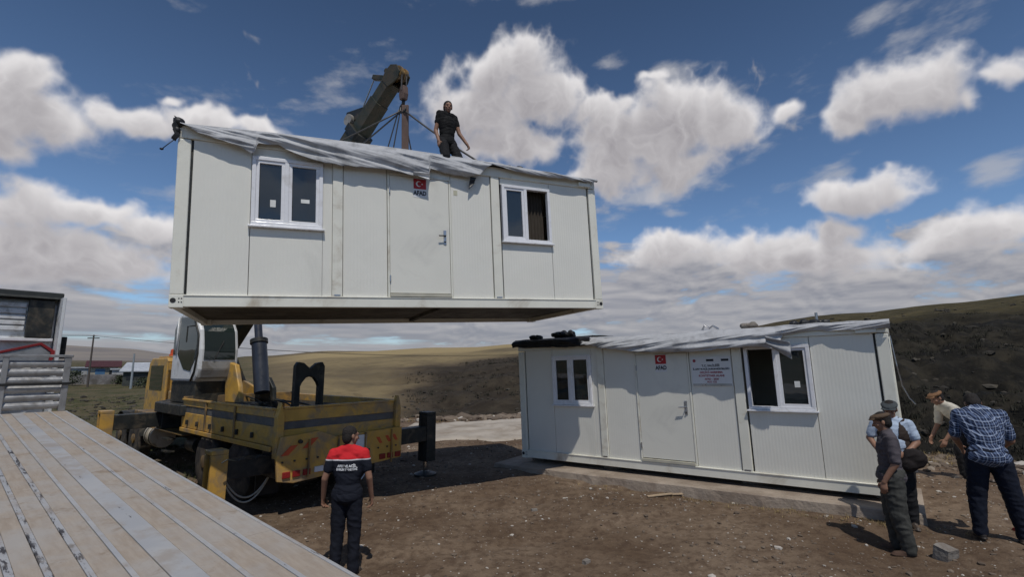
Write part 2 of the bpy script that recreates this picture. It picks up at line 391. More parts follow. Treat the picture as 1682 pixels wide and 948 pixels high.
def attr(n, a):
    at = me.attributes.new(n, 'FLOAT', 'POINT'); at.data.foreach_set('value', np.clip(a, 0, 1).astype(np.float32).ravel())
right = smoothstep(20, 33, azd + fbm(X, Y, .1, 3, 5) * 6) * (1 - smoothstep(90, 140, azd))
mid = smoothstep(-30, -20, azd) * (1 - right)
wob = fbm(X, Y, 0.05, 4, 81)
rock = right * smoothstep(14.5, 16.5, RR + wob * 2)  # right slope: dark rock tone that also carries a painted cloud shadow
rock = np.maximum(rock, 0.85 * mid * smoothstep(27, 34, RR) * smoothstep(-17.5, -9, azd + wob * 6) * (1 - smoothstep(82, 104, RR + wob * 25)))  # middle hill: cloud shadow painted in as dark rock and shrub tone
band = mid * smoothstep(118, 132, RR + wob * 8) * (1 - smoothstep(158, 175, RR + wob * 8)); attr('band', band)
gold = mid * smoothstep(28, 44, RR) * (1 - rock) + right * smoothstep(84, 112, RR + wob * 18) * 0.0
ridge = right * smoothstep(46, 66, RR + wob * 12)
green = (1 - mid) * (1 - right) * smoothstep(9, 18, RR + fbm(X, Y, .3, 3, 91) * 6) * (1 - smoothstep(200, 900, RR) * 0.5)
far_haze = smoothstep(300, 900, RR)  # distance mask for haze painted onto the far hills
attr('rock', rock); attr('gold', gold); attr('green', green); attr('far_haze', far_haze); attr('ridge', ridge)

gm, t, b = principled('earth')
co = t.new('ShaderNodeTexCoord').outputs['Object']
def at(n):
    a = t.new('ShaderNodeAttribute'); a.attribute_name = n; return a.outputs['Fac']
n1 = t.noise(co, 0.55, 6, 0.62); n2 = t.noise(co, 7.0, 6, 0.7); n3 = t.noise(co, 34.0, 4, 0.7)
dirt = t.mix(t.rng(n1, 0.32, 0.68), (0.118, 0.078, 0.050), (0.225, 0.165, 0.115))
dirt = t.mix(t.math('MULTIPLY', t.rng(n2, 0.40, 0.66), 0.7), dirt, (0.075, 0.047, 0.031))
dirt = t.mix(t.math('MULTIPLY', t.rng(n3, 0.60, 0.74), 0.65), dirt, (0.30, 0.25, 0.20))
vo = t.new('ShaderNodeTexVoronoi'); vo.inputs['Scale'].default_value = 16.0; vo.inputs['Randomness'].default_value = 1.0; t.l.new(co, vo.inputs['Vector'])
vr, vg, vb = t.xyz(vo.outputs['Color'])
speck = t.math('MULTIPLY', t.rng(vo.outputs['Distance'], 0.16, 0.22, 1, 0), t.rng(vr, 0.80, 0.84))
dirt = t.mix(speck, dirt, t.mix(vg, (0.22, 0.17, 0.13), (0.50, 0.46, 0.41)))
gn = t.noise(co, 0.35, 6, 0.65); gn2 = t.noise(co, 3.0, 5, 0.7)
grn = t.mix(t.rng(gn, 0.35, 0.65), (0.050, 0.055, 0.022), (0.12, 0.095, 0.055))
grn = t.mix(t.math('MULTIPLY', t.rng(gn2, 0.56, 0.70), 0.7), grn, (0.24, 0.21, 0.18))
gl = t.noise(co, 0.06, 6, 0.6); gl2 = t.noise(co, 0.5, 5, 0.65)
gld = t.mix(t.rng(gl, 0.35, 0.62), (0.135, 0.105, 0.062), (0.235, 0.18, 0.095))
gld = t.mix(t.math('MULTIPLY', t.rng(gl2, 0.45, 0.72), 0.55), gld, (0.10, 0.078, 0.045))
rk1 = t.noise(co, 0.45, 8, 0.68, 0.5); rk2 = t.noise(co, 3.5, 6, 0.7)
rok_shade = t.mix(t.rng(rk1, 0.40, 0.66), (0.012, 0.011, 0.009), (0.036, 0.031, 0.022))  # rock colour kept near black, cloud shadow included in it
rok_shade = t.mix(t.math('MULTIPLY', t.rng(rk2, 0.52, 0.72), 0.5), rok_shade, (0.048, 0.042, 0.032))
rdg = t.mix(t.rng(gl2, 0.4, 0.65), (0.050, 0.042, 0.020), (0.090, 0.072, 0.034))
haze_tone = t.mix(t.rng(t.noise(co, 0.004, 5), 0.4, 0.6), (0.20, 0.18, 0.17), (0.27, 0.235, 0.20))  # pale grey of the far hills, haze put into the ground colour
c = t.mix(at('green'), dirt, grn); c = t.mix(at('gold'), c, gld); c = t.mix(t.math('MULTIPLY', at('band'), 0.8), c, (0.36, 0.275, 0.14)); c = t.mix(at('rock'), c, rok_shade); c = t.mix(at('ridge'), c, rdg)
c = t.mix(at('far_haze'), c, haze_tone)
t.l.new(c, b.inputs['Base Color']); b.inputs['Roughness'].default_value = 0.95; b.inputs['Specular IOR Level'].default_value = 0.15
bp = t.new('ShaderNodeBump'); bp.inputs['Strength'].default_value = 0.75; bp.inputs['Distance'].default_value = 0.05
hh = t.math('ADD', t.math('MULTIPLY', n2, 1.0), t.math('MULTIPLY', n3, 0.45)); hh = t.math('ADD', hh, t.math('MULTIPLY', speck, 0.25))
hh = t.math('ADD', hh, t.math('MULTIPLY', t.math('MULTIPLY', rk1, at('rock')), 9.0))
t.l.new(hh, bp.inputs['Height']); t.l.new(bp.outputs[0], b.inputs['Normal'])
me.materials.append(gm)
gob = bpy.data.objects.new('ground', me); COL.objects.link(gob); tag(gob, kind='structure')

# ================================================================ CONTAINERS
M_wall = mat('wall_panel_paint', (0.75, 0.735, 0.665), 0.42, var=0.02, vs=1.2, dirt=(0.63, 0.615, 0.55), ds=0.9, da=0.33)
def ribs(m):
    t = NT(m.node_tree); b = t.n['Principled BSDF']; co = t.new('ShaderNodeTexCoord').outputs['Object']
    x = t.xyz(co)[0]; w = t.math('SINE', t.math('MULTIPLY', x, 2 * math.pi / 0.05))
    w = t.math('ADD', w, t.math('MULTIPLY', t.noise(co, 1.1, 3), 16.0))
    bp = t.new('ShaderNodeBump'); bp.inputs['Strength'].default_value = 0.12; bp.inputs['Distance'].default_value = 0.004
    t.l.new(w, bp.inputs['Height']); t.l.new(bp.outputs[0], b.inputs['Normal'])
ribs(M_wall); ribs_done = True
M_door = mat('door_paint', (0.74, 0.725, 0.65), 0.40, var=0.02, vs=1.0, dirt=(0.62, 0.605, 0.55), ds=1.3, da=0.36)
M_frame = mat('frame_paint', (0.76, 0.745, 0.655), 0.38, var=0.04, vs=2.0, dirt=(0.45, 0.39, 0.30), ds=1.6, da=0.36)
M_pvc = mat('white_pvc', (0.78, 0.78, 0.80), 0.3, var=0.03, vs=3, dirt=(0.55, 0.53, 0.5), ds=3, da=0.35)
M_dark = mat('black_rubber', (0.02, 0.02, 0.02), 0.6)
M_black = mat('black_steel', (0.022, 0.024, 0.023), 0.5, var=0.3, vs=6, dirt=(0.09, 0.075, 0.055), ds=4, da=0.42)
M_steel = mat('steel', (0.45, 0.45, 0.46), 0.35, 0.9)
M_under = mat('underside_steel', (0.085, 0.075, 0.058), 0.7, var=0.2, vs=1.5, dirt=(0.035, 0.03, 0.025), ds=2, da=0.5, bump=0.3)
M_inside = mat('interior_board', (0.30, 0.26, 0.20), 0.8)
M_curtain = mat('curtain_cloth', (0.05, 0.04, 0.03), 0.9, bump=0.3, bs=20)
def glass(name, tint=(0.10, 0.11, 0.11), f=0.5):
    m = bpy.data.materials.new(name); m.use_nodes = True; t = NT(m.node_tree); t.n.clear()
    o = t.new('ShaderNodeOutputMaterial'); tr = t.new('ShaderNodeBsdfTransparent'); tr.inputs[0].default_value = (0.55, 0.58, 0.57, 1)
    gl = t.new('ShaderNodeBsdfGlossy'); gl.inputs['Roughness'].default_value = 0.02; gl.inputs[0].default_value = (0.9, 0.9, 0.9, 1)
    df = t.new('ShaderNodeBsdfDiffuse'); df.inputs[0].default_value = (*tint, 1)
    fr = t.new('ShaderNodeFresnel'); fr.inputs[0].default_value = 1.55
    m1 = t.new('ShaderNodeMixShader'); m1.inputs[0].default_value = f; t.l.new(tr.outputs[0], m1.inputs[1]); t.l.new(df.outputs[0], m1.inputs[2])
    co = t.new('ShaderNodeTexCoord').outputs['Object']
    bp = t.new('ShaderNodeBump'); bp.inputs['Strength'].default_value = 0.05; bp.inputs['Distance'].default_value = 0.05
    t.l.new(t.noise(co, 1.6, 2), bp.inputs['Height']); t.l.new(bp.outputs[0], gl.inputs['Normal'])
    m2 = t.new('ShaderNodeMixShader'); t.l.new(t.math('MULTIPLY', fr.outputs[0], 1.6, clamp=True), m2.inputs[0]); t.l.new(m1.outputs[0], m2.inputs[1]); t.l.new(gl.outputs[0], m2.inputs[2])
    t.l.new(m2.outputs[0], o.inputs[0]); return m
M_glass = glass('window_glass', (0.035, 0.045, 0.05), 0.55)
M_red = mat('sticker_red', (0.42, 0.02, 0.025), 0.5, var=0.1)
M_white = mat('sticker_white', (0.72, 0.72, 0.72), 0.5, var=0.05)
M_ink = mat('black_ink', (0.02, 0.02, 0.025), 0.5)
M_redink = mat('red_ink', (0.35, 0.06, 0.08), 0.5)
M_paper = mat('paper_note', (0.75, 0.75, 0.72), 0.7)

LEN, DEP, HEI = 7.0, 3.0, 2.585
def pose(x, y, z, yaw, pit, rol):
    return Matrix.Translation((x, y, z)) @ Matrix.Rotation(R(yaw), 4, 'Z') @ Matrix.Rotation(R(pit), 4, 'Y') @ Matrix.Rotation(R(rol), 4, 'X')
def crescent(mb, cx, cz, r, y):
    n = 20; outer = [(cx + r * math.cos(a), cz + r * math.sin(a)) for a in np.linspace(R(35), R(325), n)]
    inner = [(cx + r * .28 + r * .78 * math.cos(a), cz + r * .78 * math.sin(a)) for a in np.linspace(R(318), R(42), n)]
    pts = outer + inner
    vs = [(p[0], y, p[1]) for p in pts]; m = len(pts)
    mb.add(vs, [(i, i + 1, m - 2 - i, m - 1 - i) for i in range(n - 1)])
    st = [(cx + r * 1.15 + r * .38 * (1 if k % 2 == 0 else .4) * math.cos(R(180 + 36 * k)), y, cz + r * .38 * (1 if k % 2 == 0 else .4) * math.sin(R(180 + 36 * k))) for k in range(10)]
    mb.add(st + [(cx + r * 1.15, y, cz)], [(k, (k + 1) % 10, 10) for k in range(10)])
def window(root, x0, x1, z0, z1, left_open=None, papers=(), lower=0.0):
    """two-sash white PVC window with its sill and glass"""
    mb = MB(); f = 0.055; y0, y1 = -0.012, 0.075
    xm = (x0 + x1) / 2 - 0.02
    mb.box(x0, x1, y0, y1, z1 - f, z1); mb.box(x0, x1, y0, y1, z0 + 0.03, z0 + 0.03 + f)
    mb.box(x0, x0 + f, y0, y1, z0 + 0.03 + f, z1 - f); mb.box(x1 - f, x1, y0, y1, z0 + 0.03 + f, z1 - f)
    mb.box(xm - 0.03, xm + 0.03, y0 + 0.004, y1, z0 + 0.03 + f, z1 - f)
    fr = mb.build('window', M_pvc, root, bevel=0.005)
    MB().box(x0 - 0.03, x1 + 0.03, -0.045, 0.03, z0, z0 + 0.027).build('sill', M_pvc, fr, bevel=0.004)
    for a, b_, side in ((x0 + f, xm - 0.03, 'l'), (xm + 0.03, x1 - f, 'r')):
        g = 0.045; za, zb = z0 + 0.03 + f, z1 - f
        if side != left_open:
            s_ = MB(); ya, yb = 0.004, 0.055
            s_.box(a, b_, ya, yb, zb - g, zb); s_.box(a, b_, ya, yb, za, za + g); s_.box(a, a + g, ya, yb, za + g, zb - g); s_.box(b_ - g, b_, ya, yb, za + g, zb - g)
            s_.build('sash', M_pvc, fr, bevel=0.004)
            MB().box(a + g, b_ - g, 0.030, 0.036, za + g, zb - g).build('glass', M_glass, fr)
            MB().box(a + g, b_ - g, 0.024, 0.029, za + g, za + g + 0.012).box(a + g, a + g + 0.008, 0.024, 0.029, za + g + .012, zb - g).build('gasket', M_dark, fr)
    for (px, pz, w, h) in papers:
        MB().box(px, px + w, 0.024, 0.0265, pz, pz + h).build('label_sticker', M_paper, fr)
    return fr
def container(name, label, M, ground=False):
    root = empty(name, label, 'container', M, 'white site containers')
    # floor frame
    mb = MB()
    mb.box(0.16, LEN - 0.16, 0.0, 0.09, 0, 0.165); mb.box(0.16, LEN - 0.16, DEP - 0.09, DEP, 0, 0.165)
    mb.box(0, 0.09, 0.16, DEP - 0.16, 0, 0.165); mb.box(LEN - 0.09, LEN, 0.16, DEP - 0.16, 0, 0.165)
    mb.box(0.16, LEN - 0.16, -0.012, 0.0, 0.145, 0.165)
    mb.build('floor_frame', M_frame, root, bevel=0.006)
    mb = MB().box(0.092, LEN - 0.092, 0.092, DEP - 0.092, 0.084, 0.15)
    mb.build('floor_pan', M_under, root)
    mb = MB()
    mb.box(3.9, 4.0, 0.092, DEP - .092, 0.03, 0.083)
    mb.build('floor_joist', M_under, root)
    # corner castings and posts
    for cx in (0, LEN - 0.16):
        for cy in (0, DEP - 0.16):
            MB().box(cx, cx + 0.16, cy, cy + 0.16, 0.167, 2.39).build('corner_post', M_frame, root, bevel=0.012)
            ca = MB().box(cx - 0.004, cx + 0.164, cy - 0.004, cy + 0.164, -0.012, 0.165).build('corner_casting', M_frame, root, bevel=0.006)
            if cy == 0:
                h = MB().lathe([(0.0, 0), (0.034, 0), (0.034, 0.003)], 18, (cx + (0.045 if cx == 0 else 0.115), -0.0085, 0.085), 'y')
                for hx in (0.105, 0.135):
                    for hz in (0.055, 0.105): h.box(cx + hx if cx == 0 else cx + .16 - hx, (cx + hx if cx == 0 else cx + .16 - hx) + .014, -0.0085, -0.005, hz, hz + 0.014)
                h.build('casting_hole', M_dark, ca)
    # walls
    w = MB(); w.box(0.02, 0.08, 0.16, DEP - 0.16, 0.166, 2.39); w.build('side_wall', M_wall, root)
    w = MB(); w.box(LEN - 0.08, LEN - 0.02, 0.16, DEP - 0.16, 0.166, 2.39); w.build('side_wall', M_wall, root)
    w = MB(); w.box(0.16, LEN - 0.16, DEP - 0.08, DEP - 0.02, 0.166, 2.39); w.build('back_wall', M_wall, root)
    g = 0.004
    def panel(x0, x1, z0, z1): MB().box(x0 + g, x1 - g, 0.03, 0.085, z0, z1).build('wall_panel', M_wall, root, bevel=0.004)
    W1 = (0.93, 1.91, 1.17, 2.26); W2 = (4.95, 5.95, 1.18, 2.28)
    panel(0.185, 0.925, 0.166, 2.40)
    panel(0.925, 1.915, 0.166, W1[2]); panel(0.925, 1.915, W1[3] + .001, 2.40)
    panel(2.21, 2.895, 0.166, 2.40)
    panel(2.895, 3.985, 2.26, 2.40)
    panel(3.985, 4.735, 0.166, 2.40)
    panel(4.93, 5.955, 0.166, W2[2]); panel(4.93, 5.955, W2[3] + .001, 2.40)
    panel(5.955, 6.815, 0.166, 2.40)
    MB().box(1.915, 2.05, 0.034, 0.085, 0.166, 2.40).build('wall_panel', M_wall, root)
    for a, b_ in ((2.055, 2.205), (4.745, 4.905)):
        MB().box(a, b_, 0.005, 0.09, 0.166, 2.40).build('wall_column', M_frame, root, bevel=0.008)
        MB().box(a + .03, b_ - .03, -0.006, 0.004, 0.17, 0.195).build('foot_bracket', M_steel, root)
    # grooves at the posts
    for a in (0.161, 6.816): MB().box(a, a + 0.023, 0.05, 0.085, 0.166, 2.40).build('corner_seal', M_black, root)
    # door
    d = MB().box(2.935, 3.945, 0.018, 0.075, 0.235, 2.215).build('door', M_door, root, bevel=0.005)
    fb = MB().box(2.899, 2.93, 0.01, 0.08, 0.17, 2.258).box(3.95, 3.981, 0.01, 0.08, 0.17, 2.258).box(2.93, 3.95, 0.01, 0.08, 2.22, 2.258)
    fb.build('door_frame', M_frame, root, bevel=0.004)
    MB().box(2.93, 3.95, -0.02, 0.08, 0.17, 0.222).build('threshold', mat('threshold_paint', (0.46, 0.44, 0.36), 0.5) if 'threshold_paint' not in bpy.data.materials else bpy.data.materials['threshold_paint'], root, bevel=0.004)
    for z in (0.42, 1.9): MB().cyl((2.934, 0.003, z), (2.934, 0.003, z + 0.1), 0.012).build('hinge', M_steel, d)
    hb = MB().box(3.835, 3.885, 0.006, 0.017, 1.08, 1.33).build('handle_plate', M_steel, d, bevel=0.003)
    MB().tube([(3.86, 0.005, 1.22), (3.86, -0.045, 1.22), (3.74, -0.05, 1.215)], 0.011).build('handle', M_black if not ground else M_steel, hb)
    MB().cyl((3.86, 0.006, 1.12), (3.86, -0.01, 1.12), 0.014).build('lock_cylinder', M_black, hb)
    # sticker above door
    yq = 0.0145
    s1 = MB().box(3.33, 3.555, yq, 0.017, 1.87, 2.20).build('emblem_sticker', M_white, d)
    MB().box(3.335, 3.55, yq - 0.002, yq - .0005, 2.02, 2.195).build('red_field', M_red, s1)
    cb_ = MB(); crescent(cb_, 3.425, 2.108, 0.05, yq - 0.004); cb_.build('crescent_and_star', M_white, s1)
    v_, f_ = text_mesh('AFAD', 0.105, 0.004)
    MB().add([(3.4425 + a * 0.82, yq - 0.001 - c_, 1.945 + b2) for a, b2, c_ in v_], f_).build('lettering', M_ink, s1)
    # roof
    rf = MB(); rf.box(0, LEN, 0.0, 0.14, 2.402, HEI); rf.box(0, LEN, DEP - 0.14, DEP, 2.402, HEI)
    rf.box(0, 0.14, 0.14, DEP - 0.14, 2.402, HEI); rf.box(LEN - 0.14, LEN, 0.14, DEP - 0.14, 2.402, HEI)
    rf.build('roof_frame', M_frame, root, bevel=0.008)
    MB().box(0.142, LEN - 0.142, 0.142, DEP - 0.142, 2.44, 2.56).build('roof', M_wall, root)
    MB().box(6.60, 6.86, -0.05, -0.001, 2.41, 2.50).build('rain_outlet', M_frame, root, bevel=0.006)
    # inside
    MB().box(0.1, LEN - 0.1, 0.1, DEP - 0.1, 0.151, 0.158).build('inner_floor', M_inside, root)
    wf1 = window(root, *W1, papers=() if ground else ((1.18, 1.50, 0.075, 0.11), (1.60, 1.60, 0.12, 0.06)))
    wf2 = window(root, *W2, left_open='r' if not ground else 'l', papers=((5.68, 1.58, 0.08, 0.10),) if ground else ())
    for k in (0, 1):
        x0, x1 = ((1.0, 1.85), (5.0, 5.9))[k]
        if (k == 1) != ground or k == 0:
            cu = MB().grid(40, 4, lambda a, b_: (x0 + (x1 - x0) * (0.5 + 0.5 * a if k == 1 else a), 0.20 + 0.02 * math.sin(a * 40), 1.15 + b_ * 1.15))
            cu.build('curtain', M_curtain, root, smooth=True)
    return root
ML = pose(-4.58722, 6.47827, 3.24991, 24.7719, -2.33188, -0.3374)
MG = pose(0.21557, 11.70723, 0.36843, -37.9164, -1.15819, 1.49936)
CL = container('site_container', 'white container hanging in the air under the crane boom', ML)
CG = container('site_container', 'white container resting on the concrete slab, in front of the dark slope', MG, True)
# notice sign on the standing container
sg = MB().box(4.02, 4.72, 0.012, 0.029, 1.60, 2.13).build('notice_sign', M_white, CG)
MB().box(4.03, 4.71, 0.009, 0.0115, 1.605, 1.645).build('sign_border', M_steel, sg)
for a in (4.30, 4.56): MB().box(a, a + 0.13, 0.009, 0.0115, 2.045, 2.085).build('sign_logo', M_ink, sg)
MB().lathe([(0.0, 0), (0.028, 0), (0.028, .002)], 16, (4.085, 0.009, 2.06), 'y').build('sign_logo', M_redink, sg)
for i, (tx, s_, z) in enumerate((('T.C. VALİLİĞİ', 0.05, 1.965), ('İL AFET VE ACİL DURUM MÜDÜRLÜĞÜ', 0.042, 1.905), ('GEÇİCİ BARINMA', 0.05, 1.845), ('KONTEYNER ALANI', 0.05, 1.785), ('AFAD - 2020', 0.045, 1.725), ('ALO 122', 0.045, 1.675))):
    v_, f_ = text_mesh(tx, s_, 0.0015)
    mx = max(abs(a) for a, _, _ in v_); sc_ = min(1, 0.32 / mx)
    MB().add([(4.37 + a * sc_, 0.0105 - c_, z + b2) for a, b2, c_ in v_], f_).build('lettering', M_redink if i > 1 else M_ink, sg)
MB().box(4.04, 4.11, 0.026, 0.0295, 1.98, 2.07).build('faded_sticker', mat('faded_yellow_sticker', (0.55, 0.53, 0.40), 0.6), CL)
# dangling cable on the standing container
MB().tube([(7.02, -.01, 2.35), (7.05, -.02, 1.9), (7.08, .05, 1.6), (7.14, .1, 1.42), (7.2, .15, 1.33)], 0.007).build('wall_cable', M_steel, CG)

# ---- slab
M_conc = mat('concrete', (0.33, 0.27, 0.215), 0.85, var=0.15, vs=2.5, dirt=(0.22, 0.17, 0.13), ds=1.3, da=0.45, bump=0.6, bs=25)
M_concg = mat('grey_concrete', (0.24, 0.22, 0.195), 0.9, var=0.2, vs=4, dirt=(0.13, 0.10, 0.08), ds=2.2, da=0.5, bump=0.9, bs=18)
def slabmesh():
    mb = MB(); n = 60
    def top(x): return -0.115 + 0.004 * x
    front = lambda x: -0.42 - 0.05 * noise.noise(Vector((x * 1.7, 0, 0))) + 0.006 * x
    vs = []; 
    for i in range(n + 1):
        x = -0.5 + 7.62 * i / n; f = front(x)
        vs += [(x, 2.95, top(x)), (x, f + .02, top(x)), (x, f, top(x) - 0.015), (x, f - 0.01 + 0.03 * noise.noise(Vector((x * 5, 3, 0))), top(x) - 0.09), (x, f - 0.05, -0.55), (x, 2.95, -0.55)]
    fs = [(i * 6 + k, (i + 1) * 6 + k, (i + 1) * 6 + (k + 1) % 6, i * 6 + (k + 1) % 6) for i in range(n) for k in range(6)] + [tuple(range(6)), tuple(n * 6 + k for k in range(6))]
    return mb.add(vs, fs)
slab = slabmesh().build('slab', M_conc, None, matrix=MG); tag(slab, kind='structure')
blk = []
for i, x in enumerate((0.25, 2.1, 4.8, 6.7)):
    for j, y in enumerate((0.35, 2.6)):
        o = MB().box(-.15, .15, -.1, .1, -0.05, 0.05).build('support_block', M_concg, None, bevel=0.008, matrix=MG @ Matrix.Translation((x, y, -0.062)))
        tag(o, 'low concrete block under the ' + ('front' if j == 0 else 'back') + ' edge of the standing container, ' + ('at its left end', 'below its smaller window', 'below its right window', 'at its right end')[i], 'block', 'blocks under the standing container')
# ================================================================ TARPS, SLINGS, ROOF CLUTTER
def tarp_mat(name, c):
    m = mat(name, c, 0.62, 0.0, var=0.08, vs=4, dirt=tuple(x * 0.55 for x in c), ds=2.5, da=0.42, bump=0.5, bs=9, spec=0.3)
    return m
M_tarp = tarp_mat('silver_tarp', (0.44, 0.445, 0.46)); M_btarp = mat('black_sheeting', (0.018, 0.018, 0.02), 0.5, bump=0.6, bs=8)
def tarp(name, label, M, prof, slope, x0, x1, seed, m=M_tarp, off0=0.05, off1=0.13, depth=2.4, amp=0.03, wl=0.12, topz=HEI, fuzz=0.02, tight=None, crown=0.0):
    px = [p[0] for p in prof]; pz = [p[1] for p in prof]; topz0 = topz
    NU, NV = 420, 46
    def fn(u, v):
        x = x0 + (x1 - x0) * u; topz = topz0 + crown * max(0, math.sin(math.pi * min(1, max(0, x / 6.2)))) ** 0.8; zl = float(np.interp(x, px, pz)) + fuzz * noise.noise(Vector((x * 6, seed, 0)))
        if v < 0.3:   # on the roof
            t = v / 0.3; y = depth * (1 - t) ** 1.5
            z = topz + 0.012 + 0.028 * abs(noise.noise(Vector((x * 2.2, y * 2.5, seed)))) + 0.03 * max(0, noise.noise(Vector((x * 1.1, y * 1.2, seed + 9))))
            return (x, y, z)
        t = (v - 0.3) / 0.7; z = topz + 0.015 + (zl - topz - 0.015) * t
        w = noise.noise(Vector((x * 0.8, z * 2.2, seed))) ; w2 = noise.noise(Vector((x * 2.3, z * 7, seed + 3)))
        ph = (z + slope * x + 0.10 * w) * 2 * math.pi / wl + w2 * 1.6
        big = noise.noise(Vector((x * 0.9 + seed, (z + slope * x) * 9, 2.0)))          # broad soft folds along the pull
        fine = noise.noise(Vector((x * 2.2, (z + slope * x * 1.3) * 34, seed)))
        env_ = 0.25 + 0.75 * max(0, min(1, 0.5 + 1.4 * noise.noise(Vector((x * 0.7, z * 3, seed + 20)))))
        fold = (math.sin(ph) * 0.55 * env_ + big * 2.3 + fine * 0.7) * amp * min(1, t * 3 + .15)
        loose = (0.6 + 0.4 * noise.noise(Vector((x * 0.9, 0, seed + 4)))) * (1 if tight is None else float(np.interp(x, tight[0], tight[1])))
        y = -(off0 * min(1, t * 4) + (off1 - off0) * math.sin(min(t, 1) * math.pi * 0.62) * loose) - fold - 0.006
        return (x, min(y, -0.022), z)
    mb = MB().grid(NU, NV, fn)
    o = mb.build(name, m, None, smooth=True, matrix=M); s_ = o.modifiers.new('thick', 'SOLIDIFY'); s_.thickness = 0.004
    return tag(o, label, 'tarpaulin')
TL = tarp('tarpaulin', 'crumpled silver tarpaulin hanging over the top edge of the lifted container', ML,
 [(0.02,2.58),(0.25,2.47),(0.5,2.40),(0.75,2.33),(0.93,2.26),(0.97,2.30),(1.0,2.42),(1.28,2.44),(1.42,2.36),(1.6,2.28),(1.9,2.24),(2.17,2.22),(2.5,2.24),(2.94,2.24),(3.3,2.20),(3.54,2.17),(3.575,2.19),(3.60,2.37),(3.99,2.32),(4.3,2.31),(4.5,2.36),(4.62,2.50),(4.75,2.58),(5.17,2.52),(5.6,2.49),(5.94,2.49),(6.97,2.50)],
 0.13, 0.03, 6.99, 3, off0=0.05, off1=0.14, crown=0.085, wl=0.17)
TG = tarp('tarpaulin', 'silver tarpaulin with a folded corner draped over the top edge of the standing container', MG,
 [(1.85,2.47),(2.04,2.44),(2.4,2.36),(3.03,2.28),(3.6,2.24),(4.21,2.23),(4.6,2.26),(4.95,2.27),(5.2,2.27),(5.43,2.24),(5.50,2.22),(5.54,2.30),(5.60,2.44),(5.92,2.49),(6.4,2.47),(7.0,2.46)],
 -0.10, 1.80, 7.04, 8, off0=0.05, off1=0.34, amp=0.032, wl=0.15, tight=((1.8, 2.6, 5.3, 5.6, 7.1), (.7, 1, .9, .12, .05)))
# the loose folded corner that sticks out
fl = MB().grid(14, 10, lambda a, b: (5.38 + 0.36 * a, -0.30 - 0.06 * math.sin(a * 2.2) - 0.025 * math.sin(b * 9 + a * 3), 2.44 - 0.13 * b - 0.27 * a * (0.45 + 0.55 * b)))
o = fl.build('folded_corner', M_tarp, TG, smooth=True); o.modifiers.new('t', 'SOLIDIFY').thickness = 0.004
fl = MB().grid(10, 8, lambda a, b: (3.30 + 0.27 * a, -0.12 - 0.03 * math.sin(b * 7 + a * 2), 2.26 - (0.05 + 0.08 * a) * b + 0.0 * a))
o = fl.build('folded_corner', tarp_mat('pale_tarp_back', (0.66, 0.66, 0.66)), TL, smooth=True); o.modifiers.new('t', 'SOLIDIFY').thickness = 0.004
BT = tarp('black_sheet', 'black plastic sheeting bunched on the left end of the standing container roof', MG,
 [(-0.06,2.50),(0.4,2.47),(1.0,2.46),(1.5,2.44),(1.95,2.45)], 0.1, -0.06, 2.0, 12, m=M_btarp, off0=0.10, off1=0.20, amp=0.03, topz=2.65, depth=1.0)
BT['category'] = 'plastic sheet'
def lumps(name, label, cat, M, pts, m, seed=0):
    mb = MB()
    for i, (x, y, z, r) in enumerate(pts): mb.rock((x, y, z), r, seed + i, 0.7, 2)
    o = mb.build(name, m, None, smooth=True, matrix=M); r_ = o.modifiers.new('r', 'REMESH'); r_.mode = 'VOXEL'; r_.voxel_size = 0.02
    return tag(o, label, cat)
lumps('folded_sheet', 'black folded sheet lying on the roof at the left of the standing container', 'plastic sheet', MG, [(0.25,.3,2.72,.09),(0.4,.3,2.71,.1),(0.95,.25,2.74,.12),(1.1,.3,2.75,.13),(1.3,.3,2.74,.13),(1.2,.35,2.70,.14)], M_btarp, 3)
lumps('rope_bundle', 'small black bundle lying on the right half of the lifted roof', 'bundle', ML, [(5.15,.1,2.66,.07),(5.24,.12,2.64,.07),(5.38,.1,2.66,.08),(5.46,.12,2.62,.06),(5.3,.12,2.60,.07)], M_btarp, 5)
lumps('stone', 'grey stone weighing down the tarpaulin in the middle of the standing roof', 'stone', MG, [(4.95,.35,2.66,.09),(5.08,.35,2.66,.10)], M_concg, 9)
lumps('cloth_heap', 'dark cloth heap on the standing roof beside the short upright pipe', 'cloth', MG, [(5.75,.2,2.64,.07),(5.9,.2,2.64,.09),(6.05,.22,2.63,.08),(6.2,.25,2.63,.07)], M_btarp, 11)
o = MB().cyl((6.08, 0.3, 2.6), (6.08, 0.3, 2.80), 0.022).build('pipe', M_steel, None, smooth=40, matrix=MG); tag(o, 'short grey pipe standing upright on the standing container roof', 'pipe')
o = MB().tube([(4.2,.3,2.63),(4.25,.3,2.72),(4.33,.3,2.66),(4.4,.3,2.70),(4.5,.3,2.63)], 0.02).build('metal_scrap', M_steel, None, matrix=MG); tag(o, 'bent metal scrap on the standing roof above the notice sign', 'scrap')
